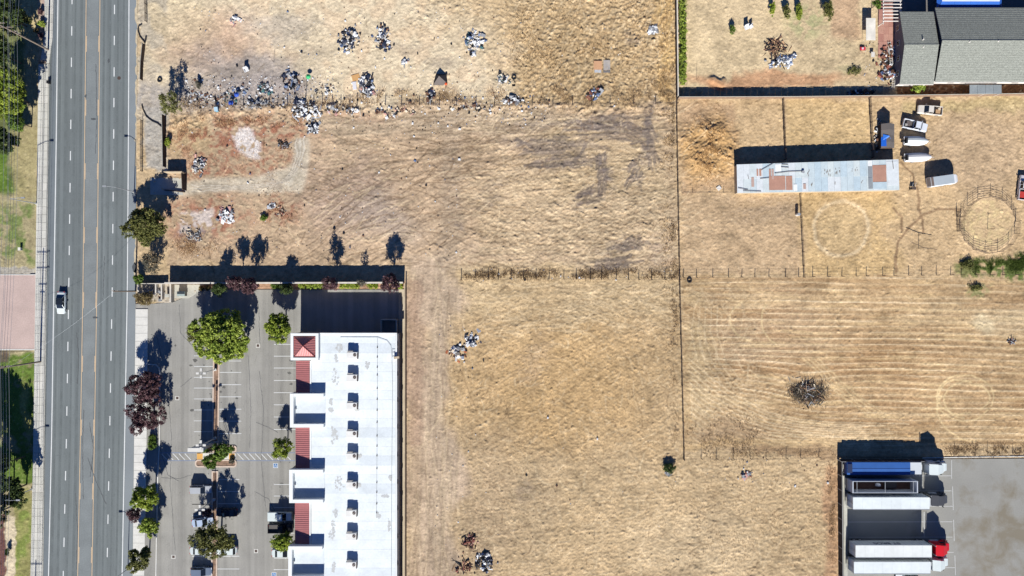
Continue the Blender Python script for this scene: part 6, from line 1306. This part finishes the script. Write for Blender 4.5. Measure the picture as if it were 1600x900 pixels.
def trailer(label, x0, y0, x1, y1, h, c, kind='box', text=None, cat='semi trailer'):
    cx, cy = T((x0 + x1) / 2, (y0 + y1) / 2, h); k = (H - h) / H; L = (x1 - x0) * S * k; W = (y1 - y0) * S * k; t = thing('semi_trailer', label, cat, (cx, cy, 0)); P = mat('trailer_skin', c, .45, .05, ns=1.2, na=.04, fs=.4, fa=.05, spec=.4); z0 = 1.15
    if kind == 'box':
        for s_ in (-1, 1):
            sw_ = MB().box(0, s_ * (W / 2 - .03), z0, h - .05, L - .04, .06).build('side_wall', P, t); n = 20; rb = MB().box(0, s_ * (W / 2 + .008), z0 + .1, h - .12, .04, .02).mesh('rivet_post', M['steel'])
            for i in range(n): link('rivet_post', rb, sw_, (-L / 2 + (i + .5) * L / n, 0, 0))
        MB().box(L / 2 - .03, 0, z0, h - .05, .06, W - .13).build('front_wall', P, t)
        MB().box(L / 2 + .35, 0, 2.0, 3.3, .65, 1.7).build('reefer_unit', paint((210, 214, 216), .5), t) if text is None else None
        n = 8; rp2 = MB().box(0, 0, h - .05, h, L / n - .012, W - .02).mesh('roof_panel', P)
        for i in range(n): link('roof_panel', rp2, t, (-L / 2 + (i + .5) * L / n, 0, .003 * (i % 2)))
        for s_ in (-1, 1): MB().box(-L / 2 + .02, s_ * W * .245, z0, h - .06, .06, W * .47).build('rear_door', P, t); MB().tube((-L / 2 - .03, s_ * .2, z0 + .1), (-L / 2 - .03, s_ * .2, h - .2), .02).build('lock_rod', M['steel'], t)
        for s_ in (-1, 1): MB().box(0, s_ * (W / 2 - .01), h - .02, h + .03, L, .1).build('roof_rail', M['steel'], t)
    elif kind == 'open':
        for s_ in (-1, 1): MB().box(0, s_ * (W / 2 - .05), z0, h, L, .1).build('side_wall', P, t)
        for s_ in (-1, 1): MB().box(s_ * (L / 2 - .12), 0, z0, h - .004, .22, W - .21).build('end_wall', P, t)
        MB().box(0, 0, z0, z0 + .1, L - .5, W - .22).build('load_floor', paint((96, 70, 60), .9), t)
        for xx in (-.43, 0, .43): MB().box(xx * L, 0, h - .1, h - .01, .09, W - .21).build('cross_bar', M['steel'], t)
        lump(3, .6, .45, .9).build('white_sack', paint((240, 242, 246), .6), t, loc=(-.4, -.1, z0 + .1)); MB().box(2.2, 0, z0 + .1, z0 + .9, 2.4, 1.5).build('covered_load', paint((70, 66, 66), .8), t)
    else:
        bl = L * .845; x_b = -L / 2 + bl / 2
        for s_ in (-1, 1):
            MB().slab([(x_b - bl / 2, min(0, s_ * W / 2), h + (.05 if s_ > 0 else 0)), (x_b + bl / 2, min(0, s_ * W / 2), h + (.05 if s_ > 0 else 0)), (x_b + bl / 2, max(0, s_ * W / 2), h + (0 if s_ > 0 else .05)), (x_b - bl / 2, max(0, s_ * W / 2), h + (0 if s_ > 0 else .05))], .06).build('tarpaulin_half', P, t)
            MB().box(x_b, s_ * (W / 2 - .04), z0, h - .06, bl, .07).build('side_wall', P, t)
        MB().tube((x_b - bl / 2, 0, h + .05), (x_b + bl / 2, 0, h + .05), .04).build('ridge_pole', paint((30, 60, 120), .5), t)
        MB().box(L / 2 - (L - bl) / 2 + .0, 0, z0, h - .1, L - bl - .05, W - .1).build('front_deck', paint((216, 222, 226), .5), t); MB().box(L / 2 + .35, 0, 1.3, 1.6, .7, 1.1).build('nose_plate', paint((226, 228, 230), .5), t)
        MB().box(-L / 2 + .55, .05, h + .08, h + .2, 1.0, 1.9, .0).build('folded_tarpaulin', paint((34, 48, 84), .7), t); MB().box(-L / 2 + .03, 0, z0, h - .08, .06, W - .16).build('rear_wall', P, t)
    MB().box(0, 0, .95, z0, L - .6, 1.1).build('chassis', M['black'], t)
    for ax in (-L / 2 + 1.3, -L / 2 + 2.6):
        for s_ in (-1, 1): wheel(t, ax, s_ * (W / 2 - .28), .5, .5)
    for s_ in (-1, 1): MB().box(L / 2 - 3.6, s_ * .7, .05, 1.0, .12, .12).build('landing_leg', M['steel'], t)
    MB().box(-L / 2 + .05, 0, .5, .6, .1, W - .3).build('underride_bar', M['steel'], t)
    if text:
        cu = bpy.data.curves.new('lettering', 'FONT'); cu.body = text; cu.size = 1.5; cu.extrude = .004; cu.offset = .035; cu.align_x = 'CENTER'; tmp = bpy.data.objects.new('tmp', cu); COL.objects.link(tmp)
        me = bpy.data.meshes.new_from_object(tmp.evaluated_get(bpy.context.evaluated_depsgraph_get())); bpy.data.objects.remove(tmp); me.materials.append(paint((14, 22, 70), .5))
        o = link('lettering', me, t, (-.9, W / 2 + .012, 2.5)); o.rotation_euler = (PI / 2, 0, PI)
    return t
def tractor(label, x0, y0, x1, y1, c, hsl=3.7, cabc=None, sleeper=True, cat='semi truck'):
    h = 3.2; cx, cy = T((x0 + x1) / 2, (y0 + y1) / 2, h); k = (H - h) / H; Lv = (x1 - x0) * S * k; t = thing('semi_truck', label, cat, (cx, cy, 0)); P = paint(c, .3, .05, spec=.5); a = Lv / 2; W = 2.4
    sl_ = -a
    MB().box(-.8 - .9, 0, .6, .95, Lv + 1.8, .9).build('chassis', M['black'], t)
    s0 = sl_ ; s1 = sl_ + Lv * .34; c1 = sl_ + Lv * .66
    if sleeper:
        MB().add([(s0, -1.15, .9), (s1, -1.15, .9), (s1, 1.15, .9), (s0, 1.15, .9), (s0, -1.12, hsl - .45), (s1, -1.12, hsl), (s1, 1.12, hsl), (s0, 1.12, hsl - .45)], [(3, 2, 1, 0), (4, 5, 6, 7), (0, 1, 5, 4), (1, 2, 6, 5), (2, 3, 7, 6), (3, 0, 4, 7)]).build('sleeper', P, t)
        MB().add([(s1 + .01, -1.05, hsl - .02), (c1 - .1, -.8, hsl - .75), (c1 - .1, .8, hsl - .75), (s1 + .01, 1.05, hsl - .02), (s1 + .01, -1.05, 2.6), (c1 - .1, -.8, 2.6), (c1 - .1, .8, 2.6), (s1 + .01, 1.05, 2.6)], [(0, 1, 2, 3), (0, 4, 5, 1), (2, 6, 7, 3), (1, 5, 6, 2)]).build('roof_fairing', P, t)
    MB().box((s1 + c1) / 2 + .01, 0, .9, 2.7, c1 - s1 - .03, 2.2, 0, 1, .94, .9).build('cab', P, t)
    MB().slab([(c1 - .08, -.92, 2.6), (c1 + .42, -.98, 1.95), (c1 + .42, .98, 1.95), (c1 - .08, .92, 2.6)], .03).build('windshield', M['glass'], t)
    MB().loft([(a, .62, .55, 1.35), (a - .12, .85, .5, 1.62), (a - .6, .98, .5, 1.82), (c1 - .02, 1.02, .6, 1.98)]).build('hood', P, t, False)
    for s_ in (-1, 1):
        MB().box((s1 + c1) / 2 + .2, s_ * 1.11, 1.7, 2.4, 1.0, .03).build('side_window', M['glass'], t)
        MB().loft([(a - .25, .2, .5, .95), (a - .5, .22, .5, 1.15), (a - 1.2, .22, .5, 1.15), (a - 1.5, .2, .5, .9)]).build('fender', P, t, loc=(0, s_ * 1.0, 0)); MB().tube((s0 + .2, s_ * 1.02, .75), (s1 + .6, s_ * 1.02, .75), .32, n=10).build('fuel_tank', M['steel'], t)
        MB().tube((s0 - .15, s_ * .95, .9), (s0 - .15, s_ * .95, hsl - .1), .08, n=8).build('exhaust_stack', M['steel'], t)
        mi = MB().tube((c1, s_ * 1.1, 2.0), (c1 + .1, s_ * 1.45, 2.05), .025).build('mirror_arm', M['black'], t); MB().box(c1 + .1, s_ * 1.45, 1.75, 2.3, .1, .2).build('mirror', M['black'], mi)
        wheel(t, a - .85, s_ * .98, .5, .3)
        for ax in (s0 - .9, s0 - 2.2): wheel(t, ax, s_ * .9, .5, .5)
        MB().box(a - .1, s_ * .75, .85, 1.1, .1, .3).build('headlight', M['lens'], t)
    MB().box(a + .06, 0, .4, .75, .2, 2.1).build('bumper', M['steel'], t); MB().box(a - .02, 0, .8, 1.3, .06, 1.0).build('grille', M['black'], t)
    MB().box(s0 - 1.5, 0, .95, 1.13, 1.0, .9).build('fifth_wheel', M['black'], t); return t
trailer('blue tarpaulined flat trailer at the top of the truck yard', 1323.5, 722.5, 1440.5, 741.8, 2.75, (56, 104, 176), 'tarp')
trailer('open topped trailer with a white sack inside', 1332, 752, 1434.5, 770.5, 3.9, (206, 212, 220), 'open')
trailer('white box trailer directly below the open topped trailer', 1333, 777, 1452.5, 796.2, 4.1, (240, 248, 247))
trailer('white box trailer lettered on its north side behind the red truck', 1337, 852, 1456, 871.3, 4.1, (243, 247, 243), text='ST BROS')
trailer('lowest white box trailer in the truck yard', 1334.5, 877.8, 1454, 896.8, 4.1, (240, 248, 247))
tractor('white semi truck hitched to the blue trailer', 1450, 723, 1487, 742.5, (238, 248, 245), 4.1)
tractor('dark grey day cab truck beside the upper white box trailer', 1458, 774.5, 1488, 793, (84, 86, 90), 2.9)
tractor('bright red semi truck hitched to the lettered trailer', 1460.5, 849, 1491, 869, (226, 24, 40), 4.05)
tractor('white semi truck with a rounded hood, lowest in the truck yard', 1456, 873.5, 1489, 892, (238, 248, 245), 3.9)

# ------------------------------------------------------------------ poles, lamps, wires
cr = mat('grey_wood_pole', (142, 128, 114), .9, ns=2, na=.15); wirem = mat('aluminium_wire', (176, 182, 186), .4, .5, na=0, fa=0)
def upole(label, px, py, h, arms, az_=0, wires=True):
    x, y = G(px, py); t = thing('utility_pole', label, 'utility pole', (x, y, 0)); MB().tube((0, 0, -.3), (0, 0, h), .19, .12, 10).build('pole', cr, t)
    for z, l in arms:
        am = MB().box(0, .16, z - .06, z + .06, l, .12).build('crossarm', cr, t)
        for k in (-.46, -.2, .2, .46): MB().tube((k * l, .16, z + .06), (k * l, .16, z + .3), .05, .03, 6).build('insulator', M['conc2'], am)
    return t
arms = ((15.4, 2.7), (13.2, 2.7), (10.9, 1.8), (9.8, 1.2)); PB = [(88, -410), (76, 78), (64, 565), (52, 1052)]
for lb, (px, py) in zip(('utility pole out of frame to the north of the street', 'upper utility pole on the sidewalk corner carrying the long power lines', 'middle utility pole beside the pink driveway shadow carrying the power lines', 'utility pole out of frame below, its crossarm shadows on the sidewalk'), PB): upole(lb, px, py, 16, arms)
for z, l, ks in ((15.4, 2.7, (-.46, -.2, .46)), (13.2, 2.7, (-.46, .2, .46)), (10.9, 1.8, (-.46, .46)), (9.8, 1.2, (-.46,))):
    for k in ks:
        mb = MB(); 
        for (ax, ay), (bx, by) in zip(PB[:-1], PB[1:]):
            a = Vector((*G(ax, ay), z + .3)) + Vector((k * l, .16, 0)); b = Vector((*G(bx, by), z + .3)) + Vector((k * l, .16, 0)); pts = [a.lerp(b, i / 12) - Vector((0, 0, 1.1 * 4 * (i / 12) * (1 - i / 12))) for i in range(13)]; mb.path(pts, .028, 4)
        o = mb.build('power_line', wirem); tag(o, 'thin pale power line along the west side, %s' % {15.4: 'top crossarm', 13.2: 'second crossarm', 10.9: 'third crossarm', 9.8: 'lowest crossarm'}[z] + (', outer strand' if k < -.3 else ', inner strand' if k > .3 else ', middle strand'), 'power line')
upole('short utility pole at the lot entrance with a wire across the street', 212, 455, 8.6, ((8.2, 1.4),))
a = Vector((*G(212, 455), 8.3)); b = Vector((*G(64, 565), 9.3)); o = MB().path([a.lerp(b, i / 14) - Vector((0, 0, 1.6 * 4 * (i / 14) * (1 - i / 14))) for i in range(15)], .014, 4).build('power_line', wirem); tag(o, 'single wire crossing above the street from the short pole', 'power line')
def street_lamp(label, px, py, h, dx, arm=2.6):
    x, y = G(px, py); t = thing('street_lamp', label, 'street lamp', (x, y, 0)); MB().tube((0, 0, 0), (0, 0, h), .11, .06, 8).build('pole', M['steel'], t); MB().tube((0, 0, h - .1), (dx * arm * .6, .1, h + .35), .05, .045).build('arm', M['steel'], t); ar = MB().tube((dx * arm * .6, .1, h + .35), (dx * arm, .15, h + .4), .045).build('arm', M['steel'], t)
    MB().box(dx * (arm + .3), .16, h + .3, h + .45, .8, .3).build('lamp_head', M['steel'], t); MB().prism([(.3 * math.cos(q), .3 * math.sin(q)) for q in np.linspace(0, 2 * PI, 8, endpoint=False)], 0, .15).build('base', M['conc'], t); return t
street_lamp('street lamp beside the dry lawn on the west sidewalk', 57.5, 318, 8.4, 1)
street_lamp('street lamp beside the dark tree at the lower left sidewalk', 50.5, 764, 8.4, 1)
street_lamp('street lamp at the east kerb beside the roofless shed', 210, 300, 7.4, -1, 1.8)
street_lamp('street lamp at the east kerb at the bottom of the street', 200, 889, 7.6, -1, 1.6)
street_lamp('street lamp hidden at the upper left behind the wires', 61, -135, 8.4, 1)
def lot_lamp(label, px, py, h):
    x, y = G(px, py); t = thing('parking_lamp', label, 'lamp post', (x, y, 0)); MB().tube((0, 0, 0), (0, 0, .7), .3, .3, 12).build('concrete_base', M['conc2'], t); MB().tube((0, 0, .7), (0, 0, h), .09, .07, 8).build('pole', M['steel'], t)
    for k in range(4):
        q = R(90 * k); MB().tube((0, 0, h - .1), (.35 * math.cos(q), .35 * math.sin(q), h), .04).build('arm', M['steel'], t); MB().box(.72 * math.cos(q), .72 * math.sin(q), h - .08, h + .12, .62, .42, q).build('lamp_head', M['conc2'], t)
lot_lamp('four headed parking lamp nearest the large bright tree', 337.3, 577, 7.4); lot_lamp('four headed parking lamp beside the white pylon sign', 337, 684, 7.4); lot_lamp('four headed parking lamp above the pale blue sedan', 335.5, 780, 7.4)
# pylon sign
x, y = T(305.5, 703, 5.7); t = thing('pylon_sign', 'white topped pylon sign standing in the parking lot beside the crosswalk', 'sign', (x, y, 0))
MB().box(0, 0, .3, 5.2, 2.75, .55).build('sign_body', M['cmu'], t); MB().box(0, 0, 5.2, 5.75, 3.25, .8).build('sign_cap', M['conc2'], t); MB().box(0, 0, -.1, .3, 3.2, 1.1).build('base', M['conc'], t)
for s_ in (-1, 1):
    for i in range(4): MB().box(0, s_ * .3, .8 + i * 1.05, 1.7 + i * 1.05, 2.4, .06).build('tenant_panel', paint(((216, 214, 206), (150, 170, 190), (222, 206, 170), (226, 226, 226))[i], .4), t)
# small street furniture
for lb, px, py, c1 in (('black mailbox-like cabinet on the west sidewalk edge', 75, 128, (40, 40, 44)), ('pale utility box on the lawn near the driveway', 30.5, 389, (236, 232, 220))):
    t = small('utility_box', lb, 'utility box', px, py, .6); MB().box(0, 0, 0, .7, .5, .6).build('body', paint(c1, .6), t); MB().box(0, 0, .7, .76, .56, .66).build('lid', paint(c1, .5), t)
t = small('bus_bench', 'white street pad with a bench at the west sidewalk', 'bench', 66, 98, .4); 
for i in range(3): MB().box(0, -.2 + i * .2, .42, .46, 1.6, .15).build('seat_slat', M['wood'], t)
for s_ in (-1, 1): MB().box(s_ * .65, 0, 0, .42, .08, .5).build('leg', M['conc3'], t)
MB().box(0, .33, .5, .9, 1.6, .05).build('backrest', M['wood'], t)
print('scene built', len(bpy.data.objects))
